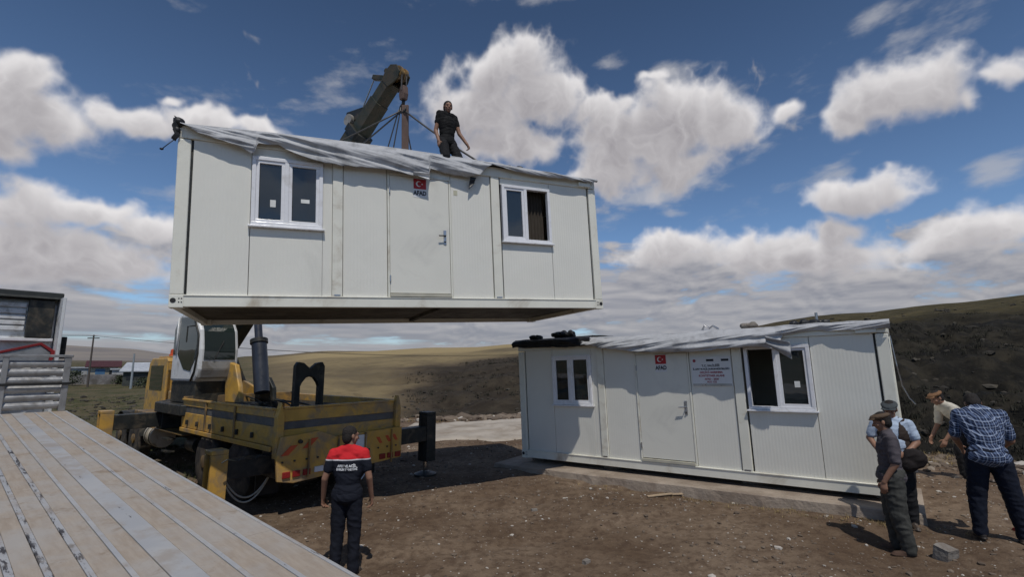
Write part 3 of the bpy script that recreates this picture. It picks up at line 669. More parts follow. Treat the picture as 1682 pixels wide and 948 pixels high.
# torn black strips at the left corner of the lifted container
tb = MB().grid(8, 12, lambda a, b: (0.02 - 0.02 * b - .07 * a * (1 - .3 * b) + .02 * math.sin(b * 11), -0.03 - 0.03 * a, 2.66 - 0.34 * b + 0.03 * a))
tb.tube([(-.04, 0, 2.36), (-.10, -.02, 2.28), (-.17, 0, 2.21)], 0.006); tb.rock((-.18, 0, 2.20), .03, 2)
tb.rock((0.0, 0, 2.62), .06, 3, 1.2, 2); tb.rock((-.02, 0, 2.50), .05, 6, 1.5, 2)
o = tb.build('torn_strap', M_btarp, TL, smooth=True); o.modifiers.new('t', 'SOLIDIFY').thickness = 0.006
tb = MB().grid(6, 8, lambda a, b: (4.33 + 0.11 * a - .04 * b, -0.06 - .01 * math.sin(b * 7), 2.32 - 0.24 * b * (1 - .5 * a)))
o = tb.build('torn_scrap', M_btarp, TL, smooth=True); o.modifiers.new('t', 'SOLIDIFY').thickness = 0.006

# ================================================================ CRANE TRUCK
YEL = (0.50, 0.27, 0.045)
M_yel = mat('crane_yellow', (0.58, 0.335, 0.07), 0.42, var=0.12, vs=2.5, dirt=(0.30, 0.215, 0.125), ds=2.6, da=0.48, bump=0.12, bs=12)
M_yeld = mat('worn_yellow', (0.40, 0.235, 0.065), 0.5, var=0.15, vs=3, dirt=(0.13, 0.095, 0.06), ds=3.0, da=0.55, bump=0.2, bs=14)
M_band = mat('grey_band', (0.10, 0.10, 0.10), 0.5, var=0.2, dirt=(0.2, 0.15, 0.08), ds=5, da=0.4)
M_olive = mat('olive_boom', (0.034, 0.040, 0.026), 0.5, var=0.25, vs=5, dirt=(0.075, 0.058, 0.035), ds=3.5, da=0.5)
M_tyre = mat('tyre_rubber', (0.030, 0.028, 0.027), 0.85, var=0.2, dirt=(0.10, 0.08, 0.06), ds=4, da=0.5, bump=0.4, bs=30)
M_rim = mat('dusty_rim', (0.42, 0.37, 0.29), 0.6, dirt=(0.15, 0.11, 0.08), ds=6, da=0.5)
M_cabw = mat('cab_white', (0.68, 0.69, 0.70), 0.35, var=0.05, dirt=(0.33, 0.31, 0.28), ds=2.5, da=0.4)
M_cabg = mat('cab_grey', (0.33, 0.32, 0.31), 0.4, var=0.08, dirt=(0.2, 0.18, 0.15), ds=3, da=0.45)
M_cgl = glass('cab_glass', (0.025, 0.038, 0.034), 0.7)
M_cyl = mat('cylinder_paint', (0.030, 0.036, 0.052), 0.4, var=0.15)
M_chrome = mat('chrome_rod', (0.6, 0.6, 0.6), 0.15, 1.0)
M_orange = mat('orange_reflective', (0.55, 0.09, 0.03), 0.4, var=0.1)
M_tl = mat('tail_lamp_red', (0.25, 0.02, 0.02), 0.2)
M_cream = mat('cream_tank', (0.50, 0.45, 0.36), 0.45, dirt=(0.25, 0.19, 0.12), ds=3, da=0.45)
M_rope = mat('steel_rope', (0.10, 0.095, 0.09), 0.5, 0.5)
M_strap = mat('brown_sling', (0.13, 0.085, 0.07), 0.8)
HEAD = 140.3
TM = Matrix.Translation((-3.15, 9.31, 0)) @ Matrix.Rotation(R(HEAD), 4, 'Z')
CR = empty('crane_truck', 'yellow crane truck with raised boom, white operator cab and outriggers out', 'crane truck', TM)
def wheel(parent, x, y, r=0.55, w=0.30, side=1, z=None, dual=False):
    z = r if z is None else z
    n = 40
    prof = [(r * 0.55, -w / 2), (r * 0.9, -w / 2), (r * 0.98, -w / 2 + 0.03), (r, -w / 2 + 0.07), (r, w / 2 - 0.07), (r * 0.98, w / 2 - 0.03), (r * 0.9, w / 2), (r * 0.55, w / 2)]
    hub = MB().lathe([(r * 0.2, side * (w / 2 - 0.02)), (r * 0.22, side * (w / 2 + .03)), (r * 0.1, side * (w / 2 + 0.05))], 20, (x, y, z), 'y')
    wr = MB().lathe([(r * 0.56, side * (w / 2 - .005)), (r * 0.53, side * (w / 2 - 0.03)), (r * 0.46, side * (w / 2 - 0.10)), (r * 0.2, side * (w / 2 - 0.06)), (r * .2, -side * .02)], 32, (x, y, z), 'y').build('wheel', M_rim, parent, smooth=40)
    MB().lathe(prof, n, (x, y, z), 'y').build('tyre', M_tyre, wr, smooth=40)
    hub.build('hub', M_yeld if parent.name.startswith('crane') else M_black, wr, smooth=40)
    if dual: MB().lathe(prof, n, (x, y - side * (w + 0.06), z), 'y').build('tyre', M_tyre, wr, smooth=40)
    return wr
# chassis
mb = MB(); mb.box(-0.15, 11.2, 0.35, 0.47, 0.62, 0.92); mb.box(-0.15, 11.2, -0.47, -0.35, 0.62, 0.92)
for x in (0.0, 1.4, 3.2, 4.6, 6.2, 7.4, 9.2, 11.0): mb.box(x, x + 0.12, -0.352, 0.352, 0.66, 0.88)
mb.build('chassis', M_black, CR, bevel=0.01)
for x in (1.5, 3.05, 8.15, 9.5):
    for sd in (1, -1):
        wheel(CR, x, sd * 1.05, 0.56, 0.30, sd, dual=x < 5)
    MB().cyl((x, -0.95, 0.56), (x, 0.95, 0.56), 0.09).build('axle', M_black, CR)
# load bed
MB().box(0.04, 4.4, -1.19, 1.19, 1.06, 1.14).build('deck', M_yeld, CR)
def side(sy):
    mb = MB(); a, b = (sy * 1.25, sy * 1.20); y0, y1 = min(a, b), max(a, b)
    mb.box(0.04, 4.4, y0, y1, 1.145, 1.46); mb.box(0.04, 4.4, y0, y1, 1.60, 1.76)
    mb.box(0.04, 4.4, sy * 1.25 if sy > 0 else sy * 1.285, sy * 1.285 if sy > 0 else sy * 1.25, 1.725, 1.765)
    mb.box(0.04, 4.4, sy * 1.251 if sy > 0 else sy * 1.29, sy * 1.29 if sy > 0 else sy * 1.251, 1.06, 1.14)
    s_ = mb.build('drop_side', M_yel, CR, bevel=0.008)
    MB().box(0.05, 4.39, min(sy * 1.235, sy * 1.2), max(sy * 1.235, sy * 1.2), 1.465, 1.595).build('side_band', M_band, s_)
    for x in (0.75, 1.4, 2.05, 2.7, 3.4, 4.0):
        MB().box(x, x + 0.05, min(sy * 1.252, sy * 1.30), max(sy * 1.252, sy * 1.30), 1.22, 1.32).build('latch', M_black, s_, bevel=0.01)
    for x in (1.55, 3.0):
        MB().box(x, x + 0.07, min(sy * 1.252, sy * 1.275), max(sy * 1.252, sy * 1.275), 1.15, 1.72).build('side_rib', M_yeld, s_, bevel=0.006)
side(1); side(-1)
MB().box(4.4, 4.46, -1.25, 1.25, 1.06, 1.80).build('bed_front_board', M_yeld, CR, bevel=0.01)
for y in (-1.25, 1.13):
    MB().prism([(y, 0.95), (y + 0.12, 0.95), (y + 0.12, 1.62), (y + 0.06, 1.86), (y, 1.62)], 'x', -0.10, 0.035).build('rear_post', M_yel, CR, bevel=0.01)
tg = MB().box(-0.03, 0.03, -1.125, 1.125, 1.06, 1.40).box(-0.03, 0.03, -1.125, 1.125, 1.53, 1.73).box(-0.05, 0.03, -1.125, 1.125, 1.735, 1.77).build('tailgate', M_yel, CR, bevel=0.008)
MB().box(-0.02, 0.02, -1.12, 1.12, 1.405, 1.525).build('tailgate_band', M_band, tg)
# rear panel with chamfered left corner
rp = MB().prism([(-1.24, 0.66), (0.95, 0.54), (1.22, 0.60), (1.26, 0.95), (1.20, 1.30), (0.55, 1.34), (0.18, 1.20), (0.0, 1.22), (-1.24, 1.24)], 'x', -0.16, -0.105).build('rear_panel', M_yel, CR, bevel=0.01)
def ybox(y0, y1, z0, z1, x0=-0.172, x1=-0.161): return MB().box(x0, x1, y0, y1, z0, z1)
for (y0, z0) in ((1.19, 1.0), (0.83, 1.08), (-0.78, 0.98), (-0.98, 0.99), (-1.14, 1.0)):
    MB().prism([(y0, z0), (y0 - 0.12, z0), (y0 - 0.28, z0 + 0.15), (y0 - 0.16, z0 + 0.15)] if y0 > 0 else [(y0, z0), (y0 + .06, z0), (y0 + 0.14, z0 + 0.12), (y0 + 0.07, z0 + 0.12)], 'x', -0.170, -0.161).build('hazard_stripe', M_orange, rp)
ybox(-0.42, -0.14, 0.92, 1.18).build('white_plate', M_white, rp, bevel=0.002)
pl = ybox(-0.38, 0.06, 0.76, 0.86).build('number_plate', M_black, rp, bevel=0.002)
v_, f_ = text_mesh('04 AD 021', 0.075, 0.002)
MB().add([(-0.174 - c_, -0.16 - a, 0.81 + b2) for a, b2, c_ in v_], f_).build('lettering', M_white, pl)
for y0 in (1.15, 0.98, 0.80, -0.72, -0.9, -1.08):
    MB().box(-0.185, -0.161, y0 - 0.13, y0, 0.64 if y0 > 0 else 0.68, 0.74 if y0 > 0 else 0.78).build('tail_lamp', M_tl, rp, bevel=0.008)
ybox(0.44, 0.60, 0.66, 0.75, -0.19).build('reflector', M_white, rp, bevel=0.006)
MB().lathe([(0.03, 0), (0.035, 0.05), (0.02, 0.06)], 14, (-0.22, 0.88, 1.20), 'x').build('latch_knob', M_black, rp)
# boom rest
brp = [(-0.42, 1.14), (-0.42, 2.44), (-0.34, 2.53), (-0.22, 2.50), (0.0, 2.36), (0.22, 2.50), (0.34, 2.53), (0.42, 2.44), (0.42, 1.14), (0.28, 1.14), (0.28, 2.12), (0.2, 2.22), (0.0, 2.20), (-0.2, 2.22), (-0.28, 2.12), (-0.28, 1.14)]
def ring_prism(mb, outer, inner, x0, x1):
    n = len(outer); vs = [(x, p[0], p[1]) for x in (x0, x1) for p in outer + inner]; N = 2 * n
    fs = [(i, i + 1, n + i + 1, n + i) for i in range(n - 1)] + [(N + n + i, N + n + i + 1, N + i + 1, N + i) for i in range(n - 1)]
    loop = list(range(n)) + list(range(N - 1, n - 1, -1))
    fs += [(loop[i], loop[(i + 1) % N], loop[(i + 1) % N] + N, loop[i] + N) for i in range(N)]
    return mb.add(vs, fs)
ring_prism(MB(), [(-0.31, 1.14), (-0.31, 2.46), (-0.26, 2.54), (-0.14, 2.52), (0.0, 2.40), (0.14, 2.52), (0.26, 2.54), (0.31, 2.46), (0.31, 1.14)],
 [(-0.20, 1.14), (-0.20, 2.05), (-0.17, 2.12), (-0.09, 2.22), (0.0, 2.25), (0.09, 2.22), (0.17, 2.12), (0.20, 2.05), (0.20, 1.14)], 1.26, 1.38).build('boom_rest', M_black, CR, bevel=0.01)
MB().box(1.1, 1.5, -0.5, 0.5, 1.141, 1.22).build('boom_rest_foot', M_black, CR, bevel=0.01)
MB().obox((1.5, 0.30, 1.2), (2.3, 0.34, 1.45), 0.2, 0.25).obox((1.5, -0.30, 1.2), (2.3, -0.34, 1.45), 0.2, 0.25).build('rest_strut', M_yeld, CR, bevel=0.01)
# coil of hoses and chains on the deck
for i in range(4):
    MB().tube([(3.2 + (0.42 - i * .05) * math.cos(a), 0.55 + (0.42 - i * .05) * math.sin(a), 1.18 + 0.05 * i + .3) for a in np.linspace(0, 2 * math.pi, 28)], 0.035, 8).build('hose_coil', M_black, CR, smooth=True)
MB().box(2.75, 3.65, 0.1, 1.0, 1.141, 1.44).build('tool_box', M_black, CR, bevel=0.02)
# fittings that crowd the deck and the chassis
rq = random.Random(5)
for i in range(7):
    y0 = -0.7 + 0.2 * i; pts = [(1.7 + 0.1 * i, y0, 1.2), (2.3, y0 + rq.uniform(-.2, .2), 1.42 + rq.uniform(0, .25)), (3.2, y0 + rq.uniform(-.3, .3), 1.35 + rq.uniform(0, .3)), (4.3, y0 * .6, 1.5 + rq.uniform(0, .3)), (5.0, y0 * .4, 1.7)]
    fin = [Vector(pts[k]).lerp(Vector(pts[k + 1]), t_) for k in range(4) for t_ in (0, .25, .5, .75)] + [Vector(pts[-1])]
    for _ in range(3): fin = [fin[0]] + [(fin[k - 1] + fin[k] * 2 + fin[k + 1]) / 4 for k in range(1, len(fin) - 1)] + [fin[-1]]
    MB().tube(fin, 0.022, 8).build('hydraulic_hose', M_black, CR, smooth=True)
for (x0, y0, w_, d_, h_) in ((2.0, -1.0, .5, .35, .42), (3.9, 0.65, .35, .45, .52), (0.25, 0.55, .35, .5, .35), (2.3, 0.75, .3, .35, .5)):
    MB().box(x0, x0 + w_, y0, y0 + d_, 1.142, 1.142 + h_).build('equipment_box', M_black if h_ > .4 else M_yeld, CR, bevel=0.02)
for y in (-1.0, -0.4, 0.15, 0.7):
    MB().box(-0.20, -0.165, y, y + 0.03, 0.60, 1.22).build('panel_rib', M_yeld, CR, bevel=0.006)
for sy in (1, -1):
    MB().box(0.66, 0.69, min(sy * .8, sy * 1.2), max(sy * .8, sy * 1.2), 0.25, 0.95).build('mudflap', M_dark, CR)
    for z in (0.50, 0.78): MB().box(5.2, 5.6, min(sy * 1.1, sy * 1.26), max(sy * 1.1, sy * 1.26), z, z + .03).build('step', M_black, CR)
for k in range(12):
    MB().lathe([(0.018, 0), (0.018, 0.012)], 8, (-0.178, 1.16 - k * 0.205, 0.90), 'x').build('bolt', M_black, CR)
for k in range(3): MB().tube([(0.05, 1.3 + .25 * k, 0.99), (0.05, 1.42 + .25 * k, 1.03), (0.05, 1.5 + .25 * k, 0.99)], 0.012, 6).build('hose_loop', M_black, CR)
MB().tube([(-0.2, 0.2, 0.62), (-0.24, 0.0, 0.45), (-0.22, -0.3, 0.40), (-0.2, -0.5, 0.60)], 0.016, 8).build('chain', M_steel, CR)
MB().box(-0.26, -0.161, 0.05, 0.3, 0.58, 0.72).build('tow_hitch', M_black, CR, bevel=0.02)
# outriggers
def outrigger(x, sy, ext, ztop, zbot, zb0, zb1, col=None):
    y0 = sy * 0.5; y1 = sy * ext
    g = MB().box(x - 0.13, x + 0.13, min(y0, y1), max(y0, y1), zb0, zb1).build('outrigger_beam', M_black, CR, bevel=0.012)
    w = 0.145; mb = MB(); ya, yb = sy * ext, sy * (ext + 0.25); ya, yb = min(ya, yb), max(ya, yb)
    # C section leg, open side facing outwards
    mb.box(x - w, x + w, ya, yb, ztop - 0.07, ztop)
    mb.box(x - w, x - w + 0.06, ya, yb, zbot, ztop - 0.071); mb.box(x + w - 0.06, x + w, ya, yb, zbot, ztop - 0.071)
    mb.box(x - w + .061, x + w - .061, (ya if sy > 0 else yb - .05), (ya + .05 if sy > 0 else yb), zbot, ztop - 0.071)
    lg = mb.build('outrigger_leg', M_yel if col is None else col, CR, bevel=0.01)
    MB().cyl((x, (ya + yb) / 2 + .03, zbot + 0.02), (x, (ya + yb) / 2 + .03, ztop - 0.1), 0.065).build('jack_cylinder', M_yeld, lg, smooth=40)
    w0 = (TM @ Vector((x, (ya + yb) / 2, 0))); gz = gh(w0.x, w0.y)
    MB().cyl((x, (ya + yb) / 2 + .03, gz + 0.03), (x, (ya + yb) / 2 + .03, zbot + 0.02), 0.05).build('jack_rod', M_chrome, lg, smooth=40)
    MB().lathe([(0.24, gz - .01), (0.24, gz + 0.04), (0.1, gz + 0.09)], 20, (x, (ya + yb) / 2 + .03, 0)).build('foot_pad', M_black, lg, smooth=40)
outrigger(0.35, 1, 1.84, 1.16, 0.32, 0.68, 0.98); outrigger(6.18, 1, 2.12, 1.47, 0.45, 1.02, 1.36)
outrigger(0.12, -1, 2.02, 1.45, 0.42, 0.85, 1.16, M_black); outrigger(6.18, -1, 2.12, 1.45, 0.45, 1.02, 1.36, M_yeld)
MB().box(5.98, 6.38, -1.2, 1.2, 0.97, 1.40).build('outrigger_housing', M_black, CR, bevel=0.015)
MB().box(0.05, 0.62, -1.15, 1.15, 0.60, 1.02).build('outrigger_housing', M_black, CR, bevel=0.015)
# hanging hose loops at the rear left outrigger
for dz, dx in ((0, 0), (0.05, 0.03)):
    MB().tube([(0.55 - dx, 1.86 - 0.95 * t, 0.84 + dx - (0.62 - dz) * (1 - (2 * t - 1) ** 2)) for t in np.linspace(0, 1, 22)], 0.014, 8).build('hose_loop', mat('pale_hose' + str(dx), (0.42, 0.42, 0.38), 0.6), CR, smooth=True)
# mudguards, skirts, tank
def guard(x, sy, r=0.66):
    n = 12; mb = MB()
    a = [R(10 + 160 * k / n) for k in range(n + 1)]
    vs = []
    for t in a:
        for rr in (r, r + 0.025):
            for y in (0.86, 1.24): vs.append((x + rr * math.cos(t), sy * y, 0.56 + rr * math.sin(t)))
    fs = []
    for k in range(n):
        o_ = k * 4; p_ = o_ + 4
        fs += [(o_, o_ + 1, p_ + 1, p_), (o_ + 2, p_ + 2, p_ + 3, o_ + 3), (o_ + 1, o_ + 3, p_ + 3, p_ + 1), (o_, p_, p_ + 2, o_ + 2)]
    fs += [(0, 2, 3, 1), (n * 4, n * 4 + 1, n * 4 + 3, n * 4 + 2)]
    mb.add(vs, fs).build('mudguard', M_black, CR, smooth=40)
for sy in (1, -1):
    for x in (8.15, 9.5): guard(x, sy, 0.64)
MB().lathe([(0.27, 0), (0.28, .02), (0.28, 0.56), (.27, .58)], 28, (6.45, 1.0, 0.74), 'x').build('fuel_tank', M_cream, CR, smooth=40)
for x in (6.55, 6.86): MB().lathe([(0.288, 0), (0.288, 0.04)], 28, (x, 1.0, 0.74), 'x').build('tank_strap', M_black, CR, smooth=40)
MB().box(4.5, 6.9, -1.2, 1.2, 0.925, 0.965).box(6.45, 9.2, -1.22, 1.0, 0.93, 1.24).build('platform', M_yeld, CR, bevel=0.015)
MB().lathe([(0.17, 0), (0.17, 0.5)], 20, (4.2, 0.9, 0.72), 'x').build('air_tank', M_black, CR, smooth=40)
MB().prism([(8.7, 1.245), (8.7, 1.62), (8.85, 1.75), (9.3, 1.75), (9.3, 1.245)], 'y', -0.9, 0.2).build('engine_cover', M_yel, CR, bevel=0.04)
# driving cab
cabp = [(9.35, 0.95), (9.35, 2.60), (9.50, 2.74), (11.0, 2.74), (11.25, 2.6), (11.45, 1.75), (11.45, 0.75), (9.5, 0.75)]
cb_ = MB().prism(cabp, 'y', -1.2, 0.25).build('driving_cab', M_yel, CR, bevel=0.04)
for y0, y1 in ((-1.0, -0.6), (-0.45, 0.1)): MB().box(9.335, 9.348, y0, y1, 1.85, 2.45).build('rear_window', M_cgl, cb_)
for ya, yb in ((0.252, 0.262), (-1.212, -1.202)): MB().box(9.75, 11.0, ya, yb, 1.75, 2.50).build('side_window', M_cgl, cb_)
MB().box(11.1, 11.2, -1.5, -1.25, 1.7, 2.3).build('mirror', M_black, cb_, bevel=0.02)
MB().box(9.55, 10.9, -1.0, 0.1, 2.745, 2.80).build('roof_hatch', M_yel, cb_, bevel=0.02)
MB().lathe([(0.10, 0), (0.10, .05), (0.075, 0.06), (0.07, 0.19), (0.03, 0.22)], 18, (9.9, 0.0, 2.80)).build('beacon', M_orange, cb_, smooth=40)
mb = MB()
for y in (-1.0, -0.5, 0.0, 0.3): mb.cyl((9.2, y, 1.28), (9.2, y, 2.62), 0.03)
mb.cyl((9.2, -1.02, 2.62), (9.2, .32, 2.62), 0.035)
mb.build('rack_bar', M_yel, CR)
# superstructure
UA = math.degrees(math.atan2(-3.95, 5.63))
T0 = TM @ Vector((5.6, 0, 0))
UM = TM.inverted() @ Matrix.Translation((T0.x, T0.y, 0)) @ Matrix.Rotation(R(UA), 4, 'Z')
def up(mb): mb.v = [tuple(UM @ Vector(v)) for v in mb.v]; return mb
up(MB().lathe([(0.72, 0.966), (0.72, 1.25), (0.80, 1.26), (0.80, 1.38)], 40)).build('slewing_ring', M_black, CR, smooth=40)
up(MB().prism([(-1.9, -0.4), (-1.9, 1.1), (1.0, 1.1), (1.9, 0.5), (1.9, -0.35), (1.2, -1.45), (-0.6, -1.3)], 'z', 1.385, 1.62)).build('slewing_platform', M_black, CR, bevel=0.02)
up(MB().box(-1.85, -1.3, -0.35, 1.1, 1.63, 2.25)).build('counterweight', M_yel, CR, bevel=0.05)
for sy in (-0.42, 0.34):
    up(MB().prism([(-1.2, 1.63), (-0.95, 2.7), (-0.35, 2.75), (0.25, 2.1), (0.95, 1.9), (1.3, 1.63)], 'y', sy, sy + 0.08)).build('boom_bracket', M_yel, CR, bevel=0.01)
up(MB().prism([(1.25, 1.63), (1.15, 2.35), (1.35, 2.55), (1.6, 2.5), (1.85, 2.0), (1.95, 1.63)], 'y', -0.55, -0.44)).build('cylinder_bracket', M_yel, CR, bevel=0.02)
up(MB().prism([(1.35, 1.63), (1.45, 2.1), (1.7, 2.2), (1.95, 1.95), (2.0, 1.63)], 'y', 0.20, 0.30)).build('cylinder_bracket', M_black, CR, bevel=0.02)
# operator cab (faces the boom tip, stands on its right)
cx0, cx1, cy0, cy1 = -0.12, 1.35, -1.22, -0.36
prof = [(cx0, 2.12), (cx0, 3.35), (cx0 + 0.1, 3.62), (cx0 + 0.35, 3.72), (cx1 - 0.75, 3.72), (cx1 - 0.35, 3.62), (cx1 - 0.10, 3.3), (cx1, 2.85), (cx1, 2.4), (cx1 - 0.06, 2.22), (cx1 - 0.2, 2.12)]
oc = up(MB().prism(prof, 'y', cy0, cy1)).build('operator_cab', M_cabw, CR, bevel=0.06)
up(MB().box(cx0, cx1 - .2, cy0 + .05, cy1 - .05, 1.63, 2.118)).build('cab_base', M_black, CR, bevel=0.02)
up(MB().prism([(0.22, 2.75), (0.60, 2.40), (0.95, 2.36), (cx1 - 0.14, 2.7), (cx1 - 0.12, 3.0), (cx1 - 0.2, 3.3), (cx1 - 0.45, 3.56), (cx1 - .8, 3.62), (0.22, 3.62)], 'y', cy0 - 0.012, cy0 - 0.002)).build('door_window', M_cgl, oc)
up(MB().prism([(cx0 + .08, 2.75), (0.13, 2.75), (0.13, 3.6), (cx0 + .25, 3.58), (cx0 + .08, 3.35)], 'y', cy0 - 0.012, cy0 - 0.002)).build('side_window', M_cgl, oc)
def pipe(pts, r): return up(MB().tube(pts, r, 10))
pipe([(1.05, cy0 - .02, 2.14), (1.2, cy0 - .02, 2.35), (cx1 - .06, cy0 - .02, 2.75), (cx1 - .10, cy0 - .02, 3.2), (cx1 - .4, cy0 - .02, 3.6)], 0.022).build('door_edge_trim', M_black, oc, smooth=True)
pipe([(0.17, cy0 - .03, 2.75), (0.17, cy0 - .03, 3.62)], 0.02).build('door_pillar', M_cabw, oc, smooth=True)
# windscreen and lower front panel following the bowed nose
def nose(t): return float(np.interp(t, [2.12, 2.22, 2.4, 2.85, 3.3, 3.62], [cx1 - .2, cx1 - .06, cx1, cx1, cx1 - .1, cx1 - .35]))
def strip(z0, z1, off, ya, yb, th=0.01):
    n = 10; return MB().add([(nose(z0 + (z1 - z0) * k / n) + o_, y, z0 + (z1 - z0) * k / n) for o_ in (off, off + th) for k in range(n + 1) for y in (ya, yb)],
      [(k * 2, k * 2 + 1, k * 2 + 3, k * 2 + 2) for k in range(n)] + [(22 + k * 2, 24 + k * 2, 25 + k * 2, 23 + k * 2) for k in range(n)] + [(k * 2, k * 2 + 2, k * 2 + 24, k * 2 + 22) for k in range(n)] + [(k * 2 + 1, k * 2 + 23, k * 2 + 25, k * 2 + 3) for k in range(n)])
up(strip(2.62, 3.55, 0.005, cy0 + 0.09, cy1 - 0.09)).build('windscreen', M_cgl, oc)
up(strip(2.18, 2.58, 0.004, cy0 + 0.07, cy1 - 0.07)).build('front_panel', M_cabg, oc)
pipe([(nose(2.6) + .03, cy0 + 0.3, 2.6), (nose(3.0) + .04, cy0 + 0.5, 3.05)], 0.01).build('wiper', M_black, oc)
# seat inside is hidden; mirror arm
pipe([(cx1 - .3, cy0, 3.4), (cx1 - .1, cy0 - .25, 3.35), (cx1 - .1, cy0 - .25, 3.0)], 0.015).build('mirror_arm', M_black, oc)
# telescopic boom
PIV = Vector((-0.6, 0.0, 2.45)); 
TIPW = Vector((-2.40, 9.42, 8.42))
TIP = UM.inverted() @ (TM.inverted() @ TIPW) if False else (Matrix.Translation((T0.x, T0.y, 0)) @ Matrix.Rotation(R(UA), 4, 'Z')).inverted() @ TIPW
BD = (TIP - PIV).normalized(); BL = (TIP - PIV).length; BS = Vector((0, 1, 0)) if abs(BD.y) < 0.05 else BD.cross(Vector((0, 0, 1))).normalized()
BS = BD.cross(Vector((0, 0, 1))).normalized(); BU = BS.cross(BD)
def bsec(a, b, w, h):
    """boom section with chamfered lower corners"""
    pr = [(-w, h), (w, h), (w, -h * .55), (w * .6, -h), (-w * .6, -h), (-w, -h * .55)]
    vs = [PIV + BD * t + BS * p[0] + BU * p[1] for t in (a, b) for p in pr]
    return up(MB().add(vs, [tuple(range(5, -1, -1)), tuple(range(6, 12))] + [(i, (i + 1) % 6, (i + 1) % 6 + 6, i + 6) for i in range(6)]))
b1 = bsec(-0.5, BL * 0.84, 0.20, 0.25).build('boom', M_olive, CR, bevel=0.01)
bsec(BL * 0.825, BL * 0.845, 0.225, 0.275).build('boom_collar', M_black, b1, bevel=0.01)
bsec(BL * 0.83, BL * 0.93, 0.155, 0.20).build('boom_section', M_olive, b1, bevel=0.01)

bsec(BL * 0.92, BL * 0.985, 0.145, 0.175).build('boom_section', M_olive, b1, bevel=0.01)
def bp(t, s=0, u=0): return PIV + BD * t + BS * s + BU * u
for s_ in (-0.15, 0.125):
    vs = [bp(BL + a * .62 + .05, s_, b_ * .62) for a, b_ in ((-0.45, -0.2), (-0.45, 0.25), (-0.15, 0.36), (0.15, 0.30), (0.30, 0.02), (0.22, -0.30), (0.0, -0.40), (-0.2, -0.34))]
    vs += [v + BS * 0.03 for v in vs]
    up(MB().add(vs, [tuple(range(7, -1, -1)), tuple(range(8, 16))] + [(i, (i + 1) % 8, (i + 1) % 8 + 8, i + 8) for i in range(8)])).build('boom_head_plate', M_olive, b1, bevel=0.008)
for (a, u_) in ((0.12, -0.06), (0.0, 0.14)):
    c_ = bp(BL + a, 0, u_)
    mb = MB().cyl(c_ - BS * 0.10, c_ - BS * 0.04, 0.14, 0.14, 24).cyl(c_ - BS * 0.04, c_ + BS * 0.04, 0.10, 0.10, 24).cyl(c_ + BS * 0.04, c_ + BS * 0.10, 0.14, 0.14, 24)
    up(mb).build('sheave', M_yeld, b1, smooth=40)
up(MB().cyl(bp(BL - .03, -.12, .27), bp(BL - .03, .12, .27), 0.05)).build('anemometer', M_olive, b1)
# stay arm on the back of the boom and its rope
up(MB().obox(bp(BL - 0.10, 0, 0.12), bp(BL - 0.36, 0, 0.66), 0.10, 0.12, BS)).build('stay_arm', M_olive, b1, bevel=0.01)
up(MB().tube([bp(BL - 0.36, 0, 0.64), bp(BL * 0.88, 0, 0.42)], 0.016, 8)).build('stay_rope', M_steel, b1)
up(MB().obox(bp(BL * 0.73, 0, 0.28), bp(BL * 0.69, 0, 0.62), 0.3, 0.25, BS)).obox(bp(BL*.66,0,.2),bp(BL*.66,0,.2)+Vector((0,0,.01)),.01,.01) if False else None
up(MB().box(0, 0, 0, 0, 0, 0)) if False else None
mb = MB().obox(bp(BL * 0.885, 0, 0.20), bp(BL * 0.84, 0, 0.62), 0.26, 0.22, BS)
up(mb).build('rope_guide', M_black, b1, bevel=0.02)
cc0 = bp(BL * 0.845, 0.0, 0.42); up(MB().cyl(cc0 - BS * 0.18, cc0 + BS * 0.18, 0.13, 0.13, 20)).build('hose_drum', M_cabg, b1, smooth=40)
# luffing cylinder
for sy in (0.0,):
    a = Vector((1.95, -0.05, 1.85)); b_ = bp(2.3, 0, -0.34)
    m_ = a + (b_ - a) * 0.62
    cy = up(MB().cyl(a, m_, 0.17, 0.17, 24)).build('luffing_cylinder', M_cyl, CR, smooth=40)
    up(MB().cyl(m_, m_ + (b_ - a) * 0.05, 0.20, 0.20, 24)).build('gland', M_black, cy, smooth=40)
    up(MB().cyl(m_ + (b_ - a) * 0.05, b_, 0.09, 0.09, 20)).build('rod', M_cyl, cy, smooth=40)
# hook block hanging from the boom head: a thing of its own is pulled by ropes, so it stays a part of the crane
HK = TM.inverted() @ Vector((-2.20, 9.28, 7.93))
HD = UM @ bp(BL + 0.16, 0, -0.18)
for s_ in (-0.06, 0.06):
    MB().tube([HD + Vector((0, s_, 0)), HK + Vector((0, s_, 0.10))], 0.016, 8).build('hoist_rope', M_rope, CR)
hb = MB().prism([(-0.06, -0.10), (-0.085, 0.02), (-0.06, 0.20), (0.06, 0.20), (0.085, 0.02), (0.06, -0.10)], 'y', -0.06, 0.06)
hb.v = [tuple(Vector(v) + HK) for v in hb.v]; hb = hb.build('hook_block', M_strap, CR, bevel=0.015)
hk = MB().tube([HK + Vector(p) for p in ((0, 0, -0.09), (0, 0, -0.18), (0.07, 0, -0.23), (0.09, 0, -0.31), (0.02, 0, -0.38), (-0.07, 0, -0.35), (-0.09, 0, -0.28))], [0.035, 0.035, 0.035, 0.035, 0.03, 0.02, 0.01], 10).build('hook', M_black, hb, smooth=True)
